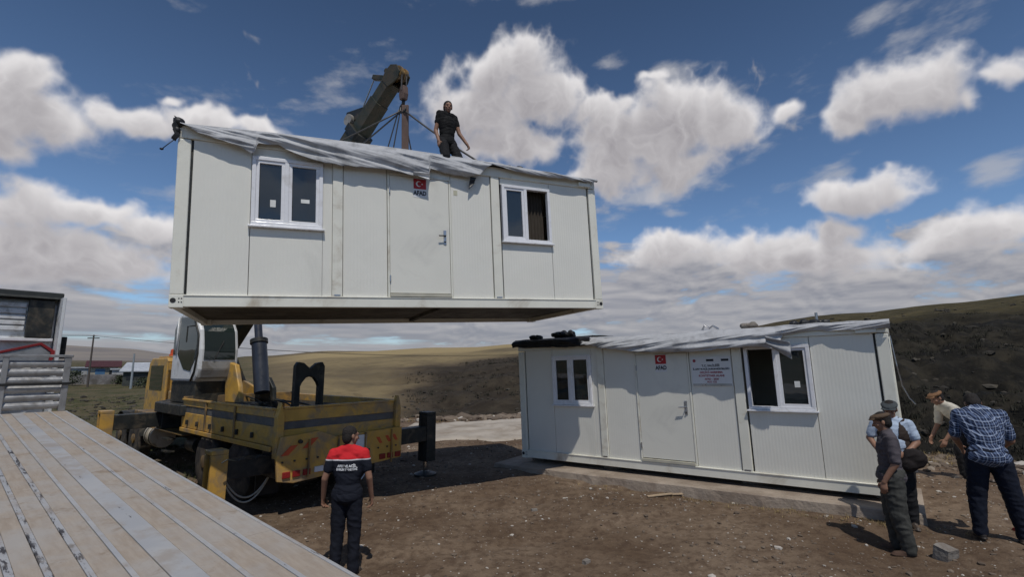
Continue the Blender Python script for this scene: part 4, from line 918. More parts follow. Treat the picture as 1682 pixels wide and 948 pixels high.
# slings from the hook to the roof
HW = Vector((-2.20, 9.28, 7.62))
def sling(label, p, r=0.016, m=M_rope, top=None):
    q_ = ML @ Vector(p); a = HW if top is None else top
    pts = [a + (q_ - a) * t + Vector((0, 0, -0.04 * math.sin(math.pi * t))) for t in np.linspace(0, 1, 9)]
    o = MB().tube(pts, r, 8).build('lifting_sling', m, None, smooth=True); tag(o, label, 'sling', 'slings from the crane hook to the lifted container')
sling('leftmost steel sling slanting from the hook to the far left of the lifted roof', (0.35, 2.85, 2.59))
sling('steel sling running from the hook down left, just right of the leftmost one', (1.55, 2.7, 2.59))
sling('thin steel rope dropping straight from the hook, left of the wide brown strap', (3.02, 2.2, 2.59), 0.013, top=HW + Vector((-.09, 0, 0)))
sling('thin steel rope touching the left side of the wide brown strap', (3.22, 2.0, 2.59), 0.013, top=HW + Vector((-.05, 0, .05)))
sling('steel sling slanting right from the hook, left of the man on the roof', (4.05, 2.2, 2.59), 0.014)
sling('steel sling crossing in front of the man on the roof', (4.66, 0.06, 2.62), 0.018)
st_ = MB().obox(HW + Vector((.04, 0, .1)), ML @ Vector((3.55, 1.6, 2.59)), 0.14, 0.05, (0, 1, 0)).build('lifting_sling', M_strap, None, bevel=0.01); tag(st_, 'wide brown strap hanging straight from the hook to the middle of the roof', 'sling', 'slings from the crane hook to the lifted container')

# ================================================================ FLATBED TRAILER AND TRACTOR
SM = Matrix.Translation((-0.963, 3.167, 1.2)) @ Matrix.Rotation(R(139.72), 4, 'Z') @ Matrix.Rotation(R(-2.434), 4, 'Y')
TR = empty('flatbed_trailer', 'flatbed trailer with worn board floor and aluminium headboard in the near left corner', 'trailer', SM)
def board_mat():
    m, t, b = principled('bed_boards')
    co = t.new('ShaderNodeTexCoord').outputs['Object']; x, y, z = t.xyz(co)
    st = t.comb(t.math('MULTIPLY', x, 1.6), t.math('MULTIPLY', y, 11.0), 0.0)
    n1 = t.noise(st, 2.0, 6, 0.65); n2 = t.noise(co, 1.1, 6, 0.65); n3 = t.noise(co, 26.0, 4, 0.7)
    c = t.mix(t.rng(n1, 0.3, 0.7), (0.30, 0.245, 0.195), (0.37, 0.315, 0.26))
    c = t.mix(t.math('MULTIPLY', t.rng(n2, 0.38, 0.64), 0.8), c, (0.365, 0.345, 0.325))
    c = t.mix(t.math('MULTIPLY', t.rng(n3, 0.58, 0.75), 0.35), c, (0.20, 0.15, 0.11))
    sp = t.noise(co, 3.2, 5, 0.7, 0.4); c = t.mix(t.math('MULTIPLY', t.rng(sp, 0.56, 0.70), 0.6), c, (0.21, 0.155, 0.105))
    t.l.new(c, b.inputs['Base Color']); b.inputs['Roughness'].default_value = 0.8; b.inputs['Specular IOR Level'].default_value = 0.25
    bp_ = t.new('ShaderNodeBump'); bp_.inputs['Strength'].default_value = 0.35; bp_.inputs['Distance'].default_value = 0.006
    t.l.new(t.math('ADD', n1, n3), bp_.inputs['Height']); t.l.new(bp_.outputs[0], b.inputs['Normal']); return m
M_board = board_mat()
def strip_mat(name, worn):
    m, t, b = principled(name)
    co = t.new('ShaderNodeTexCoord').outputs['Object']; x, y, z = t.xyz(co)
    n1 = t.noise(t.comb(t.math('MULTIPLY', x, 1.0), t.math('MULTIPLY', y, 5.0), 0.0), 3.0, 7, 0.7); n2 = t.noise(co, 1.0, 5, 0.65)
    c = t.mix(t.rng(n2, 0.35, 0.65), (0.37, 0.375, 0.39), (0.44, 0.435, 0.43))
    c = t.mix(t.rng(n1, worn, worn + 0.07), c, (0.05, 0.045, 0.045))
    c = t.mix(t.math('MULTIPLY', t.rng(t.noise(co, 2.1, 5, 0.7), 0.46, 0.66), 0.8), c, (0.34, 0.295, 0.255))
    t.l.new(c, b.inputs['Base Color']); b.inputs['Roughness'].default_value = 0.55; b.inputs['Metallic'].default_value = 0.15; return m
M_strip = strip_mat('galvanised_strip', 0.62); M_strip2 = strip_mat('worn_strip', 0.51)
strips = [(0.195, 0.225, 0), (0.405, 0.435, 0), (0.58, 0.73, 0), (0.855, 0.885, 0), (1.02, 1.055, 1), (1.185, 1.22, 1), (1.335, 1.375, 1), (1.50, 1.535, 1), (1.66, 1.69, 0), (1.82, 1.97, 0), (2.12, 2.15, 0), (2.32, 2.35, 0)]
XA, XB = -3.0, 10.1; prev = 0.0
rr_ = random.Random(3)
for (a, b_, wn) in strips + [(2.55, 2.55, 0)]:
    cuts = [XA, XB] if (b_ - prev) < 0.19 else sorted([XA, XB, rr_.uniform(0.5, 3), rr_.uniform(4.5, 7)])
    for k in range(len(cuts) - 1):
        MB().box(cuts[k] + 0.002, cuts[k + 1] - 0.002, prev + 0.003, a - 0.003, -0.03, 0.0 + rr_.uniform(-0.002, 0.002)).build('floor_board', M_board, TR, bevel=0.003)
    if b_ > a: MB().box(XA, XB, a, b_, -0.03, 0.004).build('floor_strip', M_strip2 if wn else M_strip, TR, bevel=0.002)
    prev = b_
for y0, y1 in ((-0.03, -0.002), (2.552, 2.58)):
    MB().box(XA, XB + .05, y0, y1, -0.17, 0.001).build('side_rail', M_strip, TR, bevel=0.006)
for k in range(16): MB().box(XA + 0.3 + k * 0.85, XA + 0.38 + k * 0.85, -0.001, 2.551, -0.14, -0.031).build('cross_member', M_black, TR)
for y in (0.75, 1.68): MB().box(XA, XB, y, y + 0.14, -0.5, -0.141).build('main_beam', M_black, TR)
# wheels of the trailer, kept level with the ground
for x in (-0.4, 0.95):
    for y, sd in ((0.2, -1), (2.35, 1)):
        wd = SM @ Vector((x, y, 0)); zl = -(wd.z - gh(wd.x, wd.y)) + 0.5
        wheel(TR, x, y, 0.5, 0.34, sd, z=zl)
    MB().cyl((x, 0.3, zl), (x, 2.25, zl), 0.08).build('axle', M_black, TR); MB().box(x - .06, x + .06, .75, 1.8, zl + .03, -0.45).build('suspension', M_black, TR)
for y in (0.6, 1.95): MB().box(7.2, 7.34, y, y + 0.14, -1.25, -0.15).build('landing_leg', M_black, TR)
M_alu = mat('aluminium', (0.36, 0.36, 0.365), 0.38, 0.5, var=0.1, vs=4, dirt=(0.22, 0.21, 0.20), ds=3, da=0.45)
hbd = MB(); zc = 0.03
for k in range(6):
    z0 = 0.05 + k * 0.155
    for (ya, yb) in ((0.10, 0.86), (0.94, 1.62), (1.70, 2.46)):
        hbd.prism([(10.115, z0), (10.085, z0 + 0.05), (10.085, z0 + 0.085), (10.115, z0 + 0.135), (10.14, z0 + .135), (10.14, z0)], 'y', ya, yb)
hbo = hbd.build('headboard', M_alu, TR, bevel=0.003)
for y in (0.0, 0.86, 1.62, 2.46): MB().box(10.06, 10.17, y, y + 0.08 + (0.02 if y == 0 else 0), 0.003, 1.02).build('headboard_post', M_alu, TR, bevel=0.006)
MB().box(10.05, 10.18, -0.02, 2.57, 1.021, 1.07).build('headboard_rail', M_alu, TR, bevel=0.006)
MB().box(10.03, 10.055, -0.03, 2.58, 0.50, 0.545).build('load_strap', M_dark, TR)
# tractor
KM = Matrix.Translation((-9.97, 10.80, 0)) @ Matrix.Rotation(R(139.72), 4, 'Z')
KT = empty('tractor_unit', 'white lorry cab with dark roof edge behind the trailer headboard', 'lorry', KM)
ck = MB().prism([(0.35, 1.1), (0.35, 3.86), (0.5, 3.95), (1.9, 3.95), (2.3, 3.5), (2.5, 2.2), (2.5, 0.9), (0.4, 0.9)], 'y', 0.06, 2.5).build('cab', M_cabw, KT, bevel=0.05)
M_roofd = mat('dark_roof_trim', (0.04, 0.042, 0.038), 0.4)
MB().prism([(0.16, 3.99), (0.16, 4.10), (0.3, 4.12), (1.6, 4.16), (2.2, 4.0), (2.1, 3.96), (0.1, 3.955)], 'y', 0.0, 2.54).build('roof_deflector', M_roofd, KT, bevel=0.02)
for z0, z1 in ((3.25, 3.34), (3.37, 3.46), (3.49, 3.58), (3.61, 3.72), (3.75, 3.84)):
    MB().box(0.29, 0.345, 0.56, 2.45, z0, z1).build('rear_rib', M_cabw, ck, bevel=0.012)
MB().box(0.20, 0.345, 0.12, 0.54, 3.10, 3.93).build('black_vent', M_black, ck, bevel=0.02)
MB().box(0.18, 0.348, 0.09, 2.5, 3.02, 3.085).build('rear_ledge', M_cabw, ck, bevel=0.01)
MB().box(-0.25, 0.6, 0.0, 0.055, 1.2, 3.98).build('side_deflector', M_cabw, KT, bevel=0.01)
MB().cyl((0.5, -0.14, 2.65), (0.5, -0.14, 3.15), 0.05).cyl((0.5, -.14, 2.9), (0.5, 0.05, 2.9), 0.02).build('mirror', M_black, KT, bevel=0.01)
M_redp = mat('red_edge_paint', (0.22, 0.018, 0.02), 0.4)
rm = MB().prism([(2.3, 1.95), (2.3, 2.30), (0.30, 2.93), (0.12, 2.78), (0.14, 2.55)], 'x', -0.05, 0.10).build('folded_ramp', M_alu, KT, bevel=0.01)
MB().prism([(2.3, 2.302), (2.3, 2.36), (0.29, 2.99), (0.04, 2.80), (0.09, 2.56), (0.138, 2.56), (0.118, 2.782), (0.298, 2.932)], 'x', -0.07, 0.12).build('red_edge', M_redp, rm, bevel=0.006)
MB().obox((0.02, 0.22, 2.7), (0.02, 0.62, 1.9), 0.08, 0.10, (1, 0, 0)).build('ramp_strut', M_alu, rm)
MB().box(-2.6, 2.3, 0.85, 0.97, 0.75, 1.0).box(-2.6, 2.3, 1.55, 1.67, 0.75, 1.0).build('chassis', M_black, KT)
for x in (-1.6, 1.5):
    for y, sd in ((0.25, -1), (2.3, 1)): wheel(KT, x, y, 0.5, 0.3, sd)
MB().box(0.45, 0.47, 0.3, 2.2, 1.3, 1.9).build('rear_guard', M_black, KT)
MB().prism([(1.95, 2.1), (1.98, 2.0), (2.36, 3.3), (2.2, 3.42)], 'y', .3, 2.2).build('sun_visor', M_black, KT) if False else None
MB().box(1.0, 2.1, 0.045, 0.058, 2.2, 2.95).build('side_window', M_cgl, ck)
# ================================================================ PEOPLE
def cap_mesh(mb, p0, p1, r0, r1, flat=None, n=14):
    """tapered limb piece with round ends; flat=(vector, factor) squeezes the section along a vector"""
    p0, p1 = Vector(p0), Vector(p1); d = p1 - p0; L = d.length or 1e-6; d = d / L
    a = Vector((0, 0, 1)) if abs(d.z) < 0.9 else Vector((0, 1, 0)); sd = d.cross(a).normalized(); u = d.cross(sd)
    rings = [(p0 - d * r0 * math.cos(t), r0 * math.sin(t)) for t in (R(8), R(35), R(65), R(90))] + [(p1 + d * r1 * math.cos(t), r1 * math.sin(t)) for t in (R(90), R(65), R(35), R(8))]
    vs = []
    for c, r in rings:
        for k in range(n):
            o = (sd * math.cos(2 * math.pi * k / n) + u * math.sin(2 * math.pi * k / n)) * r
            if flat: f = Vector(flat[0]).normalized(); o = o - f * o.dot(f) * (1 - flat[1])
            vs.append(c + o)
    m = len(rings)
    fs = [(i * n + k, i * n + (k + 1) % n, (i + 1) * n + (k + 1) % n, (i + 1) * n + k) for i in range(m - 1) for k in range(n)]
    fs += [tuple(range(n - 1, -1, -1)), tuple((m - 1) * n + k for k in range(n))]
    return mb.add(vs, fs)
def ell(mb, c, r, Q=None):
    bm = bmesh.new(); bmesh.ops.create_uvsphere(bm, u_segments=16, v_segments=10, radius=1)
    vs = []
    for v in bm.verts:
        q = Vector((v.co.x * r[0], v.co.y * r[1], v.co.z * r[2]))
        if Q is not None: q = Q @ q
        vs.append(q + Vector(c))
    fs = [tuple(v.index for v in f.verts) for f in bm.faces]; bm.free(); return mb.add(vs, fs)
def fuse(mb, name, m, parent, voxel=0.007, smooth=3, disp=None, sfac=0.5):
    me = bpy.data.meshes.new('tmp'); me.from_pydata(mb.v, [], mb.f)
    bm = bmesh.new(); bm.from_mesh(me); bmesh.ops.recalc_face_normals(bm, faces=bm.faces); bm.to_mesh(me); bm.free()
    o = bpy.data.objects.new('tmp', me); COL.objects.link(o)
    r = o.modifiers.new('r', 'REMESH'); r.mode = 'VOXEL'; r.voxel_size = voxel
    s_ = o.modifiers.new('s', 'SMOOTH'); s_.factor = sfac; s_.iterations = smooth
    bpy.context.view_layer.update()
    ev = o.evaluated_get(bpy.context.evaluated_depsgraph_get()); me2 = bpy.data.meshes.new_from_object(ev); me2.name = name
    bpy.data.objects.remove(o); bpy.data.meshes.remove(me)
    if disp:
        nn = [v.normal.copy() for v in me2.vertices]
        for v, n_ in zip(me2.vertices, nn): v.co += n_ * disp(v.co)
    for p in me2.polygons: p.use_smooth = True
    for q in (m if isinstance(m, list) else [m]): me2.materials.append(q)
    ob = bpy.data.objects.new(name, me2); COL.objects.link(ob); ob.parent = parent; return ob
def folds(amp, seed, f=(7, 7, 16)):
    def d(co):
        q = Vector((co.x * f[0] + seed, co.y * f[1], co.z * f[2] + co.x * 5))
        n1 = noise.noise(q); n2 = noise.noise(q * 2.1 + Vector((3, 1, 7)))
        return amp * (1 - 2.4 * abs(n1)) * 0.6 + amp * 0.35 * n2
    return d
M_skin = mat('skin', (0.27, 0.145, 0.095), 0.55, var=0.08, vs=14, spec=0.35)
M_hair = mat('dark_hair', (0.018, 0.014, 0.012), 0.75, var=0.3, vs=60, bump=0.6, bs=120)
M_shoe = mat('dark_shoe', (0.025, 0.02, 0.018), 0.55, dirt=(0.14, 0.10, 0.07), ds=8, da=0.5)
def cloth(name, c, **k): return mat(name, c, 0.85, var=0.12, vs=8, bump=0.25, bs=160, spec=0.2, **k)
def basis(z, y):
    z = Vector(z).normalized(); x = Vector(y).cross(z).normalized(); y2 = z.cross(x)
    return Matrix((x, y2, z)).transposed()
def hand(mb, W, D, pn, th, curl=0.5, s=1.0):
    """palm and five fingers from wrist W along D; pn = palm normal, th = direction of the thumb side"""
    D = Vector(D).normalized(); pn = Vector(pn).normalized(); th = (Vector(th) - D * Vector(th).dot(D)).normalized(); pn = D.cross(th) * (1 if D.cross(th).dot(pn) > 0 else -1)
    W = Vector(W); K = W + D * 0.095 * s
    cap_mesh(mb, W + D * 0.02 * s, K - D * 0.012 * s, 0.030 * s, 0.036 * s, (pn, 0.52))
    for i, (off, ln) in enumerate(((0.030, 0.070), (0.010, 0.079), (-0.010, 0.073), (-0.029, 0.057))):
        b = K + th * off * s - D * abs(off) * 0.25; c1 = curl * (0.6 + 0.12 * i)
        d1 = (D * math.cos(c1) + pn * math.sin(c1)).normalized(); d2 = (D * math.cos(c1 * 2.2) + pn * math.sin(c1 * 2.2)).normalized()
        m_ = b + d1 * ln * 0.55 * s; e = m_ + d2 * ln * 0.45 * s
        cap_mesh(mb, b - D * 0.015, m_, 0.0092 * s, 0.0085 * s, n=8); cap_mesh(mb, m_, e, 0.0085 * s, 0.0074 * s, n=8)
    tb = W + D * 0.03 * s + th * 0.026 * s; tm = tb + (D * 0.6 + th * 0.62 + pn * 0.3).normalized() * 0.042 * s; te = tm + (D * 0.85 + th * 0.15 + pn * 0.45).normalized() * 0.032 * s
    cap_mesh(mb, tb - th * 0.012, tm, 0.014 * s, 0.011 * s, n=8); cap_mesh(mb, tm, te, 0.0105 * s, 0.009 * s, n=8)
def person(label, M, j, top, legs, sleeve=0.62, shirt_fold=0.008, trouser_fold=0.010, hair=M_hair, capm=None, cap_brim=True, vest=None, build=1.0, belly=0.0, tuck=False, baggy=1.0, skin=M_skin, shoe=M_shoe, hem=0.0, hair_long=0.0):
    root = empty('person', label, 'person', M)
    V = {k: Vector(v) for k, v in j.items()}
    P, C, N, H, F, S = V['pelvis'], V['chest'], V['neck'], V['head'], V['face'].normalized(), V['side'].normalized()   # S = person's right
    B = build
    up_t = (C - P).normalized(); fw = S.cross(up_t) * -1
    fwd = up_t.cross(S); fwd = fwd if fwd.dot(Vector((0, 1, 0))) > 0 or True else -fwd
    Qt = basis(up_t, fwd); Qc = basis((N - C), (N - C).normalized().cross(S)); Qp = basis(Vector((0, 0, 1)) * 0.6 + up_t * 0.4, fwd)
    def torso(mb, g, hemz=0.0, cl=False):
        ell(mb, C + (N - C) * 0.12, ((0.150 + g) * B, (0.108 + g) * B, 0.175 + g), Qc)
        ell(mb, C.lerp(P, 0.45) , ((0.138 + g) * B, (0.102 + g + belly) * B, 0.17 + g), Qt)
        ell(mb, P + up_t * 0.02, ((0.152 + g) * B, (0.112 + g + belly * .6) * B, 0.125 + g), Qp)
        sh = C.lerp(N, 0.80)
        cap_mesh(mb, V['sr'].lerp(V['sl'], 0.16), V['sr'].lerp(V['sl'], 0.84), 0.058 + g, 0.058 + g)
        for s_ in ('sr', 'sl'):
            cap_mesh(mb, N + (H - N) * 0.12, V[s_] + (C - V[s_]) * 0.08, 0.050 + g * .8, 0.056 + g)
            cap_mesh(mb, V[s_].lerp(C, 0.12), C.lerp(P, 0.2) + (V[s_] - N) * 0.45, 0.060 + g, 0.075 + g)
    # ---- body
    mb = MB(); torso(mb, 0)
    cap_mesh(mb, N - (N - C) * 0.15, H - (H - N) * 0.25, 0.057 * B, 0.053)
    hu = (H - N).normalized(); hup = (hu - F * hu.dot(F)).normalized(); Qh = basis(hup, F)
    hs = Qh @ Vector((1, 0, 0))
    ell(mb, H + hup * 0.022 - F * 0.012, (0.074, 0.092, 0.088), Qh)
    ell(mb, H - hup * 0.035 + F * 0.018, (0.060, 0.072, 0.078), Qh)
    ell(mb, H - hup * 0.088 + F * 0.055, (0.030, 0.026, 0.024), Qh)     # chin
    cap_mesh(mb, H + hup * 0.008 + F * 0.080, H - hup * 0.028 + F * 0.106, 0.010, 0.014, n=8)   # nose
    cap_mesh(mb, H + hup * 0.026 + F * 0.074 + hs * 0.035, H + hup * 0.026 + F * 0.074 - hs * 0.035, 0.014, 0.014, n=8)  # brow
    for q in (1, -1):
        ell(mb, H - hup * 0.008 + hs * q * 0.078 - F * 0.005, (0.010, 0.020, 0.031), Qh)
        ell(mb, H + hup * 0.004 + hs * q * 0.030 + F * 0.074, (0.014, 0.010, 0.008), Qh)
        ell(mb, H - hup * 0.025 + hs * q * 0.040 + F * 0.060, (0.022, 0.020, 0.020), Qh)
    cap_mesh(mb, H - hup * 0.055 + F * 0.084 + hs * 0.018, H - hup * 0.055 + F * 0.084 - hs * 0.018, 0.0085, 0.0085, n=8)  # mouth
    for s_, e, w, hd, th, cu in (('sr', 'er', 'wr', 'hr', 'tr', 'cr'), ('sl', 'el', 'wl', 'hl', 'tl', 'cl')):
        cap_mesh(mb, V[s_], V[e], 0.052 * B, 0.040 * B); cap_mesh(mb, V[e], V[w].lerp(V[e], 0.1), 0.041 * B, 0.027)
        cap_mesh(mb, V[e].lerp(V[w], 0.5), V[w] + V[hd].normalized() * 0.02, 0.034 * B, 0.027)
        pn = V[hd].normalized().cross(V[th]); pn = pn if pn.dot(P + Vector((0, 0, .1)) - V[w]) > 0 else -pn
        hand(mb, V[w], V[hd], pn, V[th], j.get(cu, (0.5, 0, 0))[0], 1.05)
    for h_, k, a in (('hpr', 'kr', 'ar'), ('hpl', 'kl', 'al')):
        cap_mesh(mb, V[h_], V[k], 0.085 * B, 0.056 * B); cap_mesh(mb, V[k], V[a], 0.055 * B, 0.038)
        ell(mb, V[k].lerp(V[a], 0.28) - Vector((0, 0.012, 0)), (0.052 * B, 0.054 * B, 0.12), basis(V[k] - V[a], (0, 1, 0)))
    body = fuse(mb, 'body', skin, root, 0.0065, 3)
    # ---- eyes and mouth line
    for q in (1, -1):
        ell(MB(), (0, 0, 0), (1, 1, 1)); e_ = MB(); ell(e_, H + hup * 0.004 + hs * q * 0.030 + F * 0.0835, (0.010, 0.005, 0.0042), Qh)
        e_.build('eye', M_dark, body, smooth=True)
    # ---- trousers
    mb = MB(); g = 0.016 * baggy
    ell(mb, P + up_t * 0.0, ((0.155 + g) * B, (0.114 + g + belly * .5) * B, 0.125), Qp)
    for h_, k, a in (('hpr', 'kr', 'ar'), ('hpl', 'kl', 'al')):
        cap_mesh(mb, V[h_] + Vector((0, 0, .02)), V[k], 0.088 * B + g, 0.062 * B + g * 1.2); cap_mesh(mb, V[k], V[a] + (V[k] - V[a]) * 0.10, 0.060 * B + g * 1.2, 0.052 + g * 0.8)
        cap_mesh(mb, V[a] + (V[k] - V[a]) * 0.13, V[a] - Vector((0, 0, 0.005)), 0.054 + g * .8, 0.060 + g * .6)
    tr = fuse(mb, 'trousers', legs, root, 0.009, 3, folds(trouser_fold, 3.0, (9, 9, 13)))
    # ---- belt
    # ---- shirt
    mb = MB(); torso(mb, 0.017)
    if not tuck:
        ell(mb, P - up_t * (0.03 + hem), ((0.155 + .016 * baggy + .012) * B, (0.114 + .016 * baggy + belly * .6 + .014) * B, 0.115), Qp)
    for s_, e in (('sr', 'er'), ('sl', 'el')):
        cap_mesh(mb, V[s_], V[s_].lerp(V[e], sleeve), 0.068 * B, 0.060 * B); 
    if sleeve >= 1:
        for e, w in (('er', 'wr'), ('el', 'wl')): cap_mesh(mb, V[e], V[e].lerp(V[w], 0.85), 0.056 * B, 0.042)
    cap_mesh(mb, N - (N - C) * 0.1, N + (H - N) * 0.18, 0.070, 0.064)
    shirt = fuse(mb, 'shirt', top, root, 0.0085, 3, folds(shirt_fold, 11.0))
    if vest:
        mb = MB()
        ell(mb, C + (N - C) * 0.10, (0.178 * B, 0.135 * B, 0.20), Qc); ell(mb, C.lerp(P, 0.5), (0.172 * B, 0.136 * B, 0.19), Qt); ell(mb, P - up_t * 0.03, (0.185 * B, 0.142 * B, 0.11), Qp)
        for s_ in ('sr', 'sl'): cap_mesh(mb, N + (V[s_] - N) * 0.35, V[s_].lerp(N, 0.28), 0.075, 0.066)
        vo = fuse(mb, 'vest', vest, root, 0.0095, 3, folds(0.008, 5.0))
        # open front: cut a wedge so the shirt shows
        bm = bmesh.new(); bm.from_mesh(vo.data); kill = []
        for f in bm.faces:
            c = f.calc_center_median(); l = Qt.transposed() @ (c - C)
            if l.y > 0.03 and abs(l.x) < 0.035 + 0.10 * max(0, min(1, (l.z + 0.25) / 0.5)) * 0.6: kill.append(f)
            elif l.z > 0.13 and abs(l.x) < 0.075: kill.append(f)
        bmesh.ops.delete(bm, geom=kill, context='FACES'); bm.to_mesh(vo.data); bm.free()
        vo.modifiers.new('t', 'SOLIDIFY').thickness = 0.006
    # ---- shoes
    for a, t_ in (('ar', 'fr'), ('al', 'fl')):
        A = V[a]; D = V[t_].normalized(); g0 = A.z - 0.085
        mb = MB(); cap_mesh(mb, A - D * 0.03 - Vector((0, 0, .045)), A + D * 0.06 - Vector((0, 0, .045)), 0.043, 0.043); cap_mesh(mb, A + D * 0.05 - Vector((0, 0, .055)), A + D * 0.15 - Vector((0, 0, .062)), 0.042, 0.034, ((0, 0, 1), 0.8))
        cap_mesh(mb, A - D * 0.04 - Vector((0, 0, .075)), A + D * 0.16 - Vector((0, 0, .075)), 0.043, 0.043, ((0, 0, 1), 0.42)); cap_mesh(mb, A - Vector((0, 0, .04)), A + Vector((0, 0, .02)), 0.045, 0.05)
        fuse(mb, 'shoe', shoe, root, 0.008, 2)
    # ---- hair / cap
    if hair:
        mb = MB(); ell(mb, H + hup * 0.036 - F * 0.022, (0.080, 0.094, 0.086), Qh); ell(mb, H - hup * 0.01 - F * 0.045, (0.076, 0.062, 0.085 + hair_long), Qh)
        for q in (1, -1): cap_mesh(mb, H + hup * .03 + hs * q * 0.070, H - hup * 0.02 + hs * q * 0.070 + F * .005, 0.014, 0.010, n=8)
        ho = fuse(mb, 'hair', hair, root, 0.007, 2, folds(0.004, 2.0, (60, 60, 60)))
    if capm:
        mb = MB(); ell(mb, H + hup * 0.066 - F * 0.008, (0.100, 0.118, 0.040), Qh); ell(mb, H + hup * 0.058 - F * 0.01, (0.085, 0.100, 0.050), Qh)
        if cap_brim: 
            cap_mesh(mb, H + hup * 0.050 + F * 0.085 + hs * 0.05, H + hup * 0.050 + F * 0.085 - hs * 0.05, 0.040, 0.040, (hup, 0.2)); 
        fuse(mb, 'flat_cap', capm, root, 0.007, 2, folds(0.003, 8.0, (30, 30, 30)))
    return root, shirt, V
def std(h=1.75):
    k = h / 1.75
    j = dict(pelvis=(0, 0, .97), chest=(0, 0.005, 1.27), neck=(0, -0.01, 1.47), head=(0, 0.02, 1.635), face=(0, 1, 0), side=(1, 0, 0),
     sr=(.185, -.005, 1.425), sl=(-.185, -.005, 1.425), er=(.235, -.02, 1.13), el=(-.235, -.02, 1.13), wr=(.25, .05, .885), wl=(-.25, .05, .885),
     hr=(0, .12, -1), hl=(0, .12, -1), tr=(-.3, 1, 0), tl=(.3, 1, 0), cr=(.5, 0, 0), cl=(.5, 0, 0),
     hpr=(.085, 0, .93), hpl=(-.085, 0, .93), kr=(.10, .015, .51), kl=(-.10, .015, .51), ar=(.11, -.02, .085), al=(-.11, -.02, .085), fr=(.25, 1, 0), fl=(-.25, 1, 0))
    for q in j:
        if q not in ('face', 'side', 'hr', 'hl', 'tr', 'tl', 'cr', 'cl', 'fr', 'fl'): j[q] = tuple(c * k for c in j[q])
    return j
def place(x, y, z, face_world):   # person faces +Y locally; face_world = heading vector
    a = math.atan2(-face_world[0], face_world[1])
    return Matrix.Translation((x, y, z)) @ Matrix.Rotation(a, 4, 'Z')
# -- man in red and navy vest shirt, back to the camera
def twotone():
    m, t, b = principled('red_and_navy_cloth'); co = t.new('ShaderNodeTexCoord').outputs['Object']; x, y, z = t.xyz(co)
    zz = t.math('ADD', z, t.math('MULTIPLY', t.noise(co, 3.0, 2), 0.012))
    c = t.mix(t.rng(zz, 1.352, 1.356, smooth=False), (0.012, 0.014, 0.022), (0.55, 0.56, 0.58))
    c = t.mix(t.rng(zz, 1.366, 1.370, smooth=False), c, (0.56, 0.022, 0.028))
    t.l.new(c, b.inputs['Base Color']); b.inputs['Roughness'].default_value = 0.85; b.inputs['Specular IOR Level'].default_value = 0.2; return m
j = std(1.74)
j.update(head=(0.01, 0.015, 1.63), face=(0.80, 0.62, -0.12), er=(.262, -.03, 1.13), el=(-.27, -.03, 1.13), wr=(.285, .06, .885), wl=(-.30, .05, .895), hr=(.05, .2, -1), hl=(-.02, .25, -1), cr=(0.9, 0, 0), cl=(1.1, 0, 0))
RV, shirt, V = person('man in navy shirt with red shoulders, back turned, walking beside the trailer edge', place(-2.05, 6.36, gh(-2.05, 6.36) - 0.005, (-0.10, 1)), j, twotone(), cloth('navy_trousers', (0.012, 0.014, 0.022)), sleeve=0.6, build=1.0, hem=0.02, hair_long=0.01)
dg = bpy.context.evaluated_depsgraph_get()
bvh = BVHTree.FromPolygons([v.co for v in shirt.data.vertices], [tuple(p.vertices) for p in shirt.data.polygons])
def on_back(text, size, z0, mt, name='lettering', fit=None):
    v_, f_ = text_mesh(text, size, 0.0025, depth=0.0); s_ = 1.0
    if fit: s_ = fit / max(abs(a) for a, _, _ in v_)
    out = []
    for a, b2, c_ in v_:
        h_ = bvh.ray_cast(Vector((a * s_, -1, z0 + b2)), Vector((0, 1, 0)))
        out.append((a * s_, (h_[0].y if h_[0] else -0.12) - 0.004, z0 + b2))
    return MB().add(out, f_).build(name, mt, shirt)
on_back('AFET VE ACİL', 0.040, 1.285, M_white, fit=0.115); on_back('DURUM YÖNETİMİ', 0.036, 1.245, M_white, fit=0.125)
ph = MB().box(-.035, .035, -.005, .005, -.07, .07).build('phone', M_black, None, bevel=0.005, matrix=RV.matrix_world @ Matrix.Translation((-0.285, 0.095, 0.815)) @ Matrix.Rotation(R(20), 4, 'X'))
tag(ph, 'dark phone in the left hand of the man with red shoulders', 'phone')
# -- man on the roof in black
j = std(1.76)
j = {k: (v[0], v[1], v[2] - 0.50) if k in ('pelvis', 'chest', 'neck', 'head', 'sr', 'sl', 'er', 'el', 'wr', 'wl', 'hpr', 'hpl') else v for k, v in j.items()}
j.update(kr=(.14, .22, .07), kl=(-.14, .22, .07), ar=(.14, -.20, .10), al=(-.14, -.20, .10), fr=(.1, -1, 0), fl=(-.1, -1, 0))
j.update(sr=(.155, -.005, .975), sl=(-.155, -.005, .975))
j.update(face=(0.25, 1, -0.15), side=(1, 0.0, 0), er=(.205, -.05, .65), wr=(.20, .06, .43), el=(-.225, .06, .67), wl=(-.32, .17, .46), hl=(-.25, .4, -.9), cl=(.9, 0, 0), cr=(.8, 0, 0))
rfp = ML @ Vector((3.55, 1.25, HEI + 0.02)); zr = rfp.z
person('bearded man in black clothes on the roof of the lifted container, beside a steel sling', place(-1.17, 8.36, 6.0, (0.62, -0.8)), j, cloth('black_cloth', (0.010, 0.010, 0.011)), cloth('black_trousers', (0.014, 0.014, 0.016)), sleeve=0.5, build=0.95)
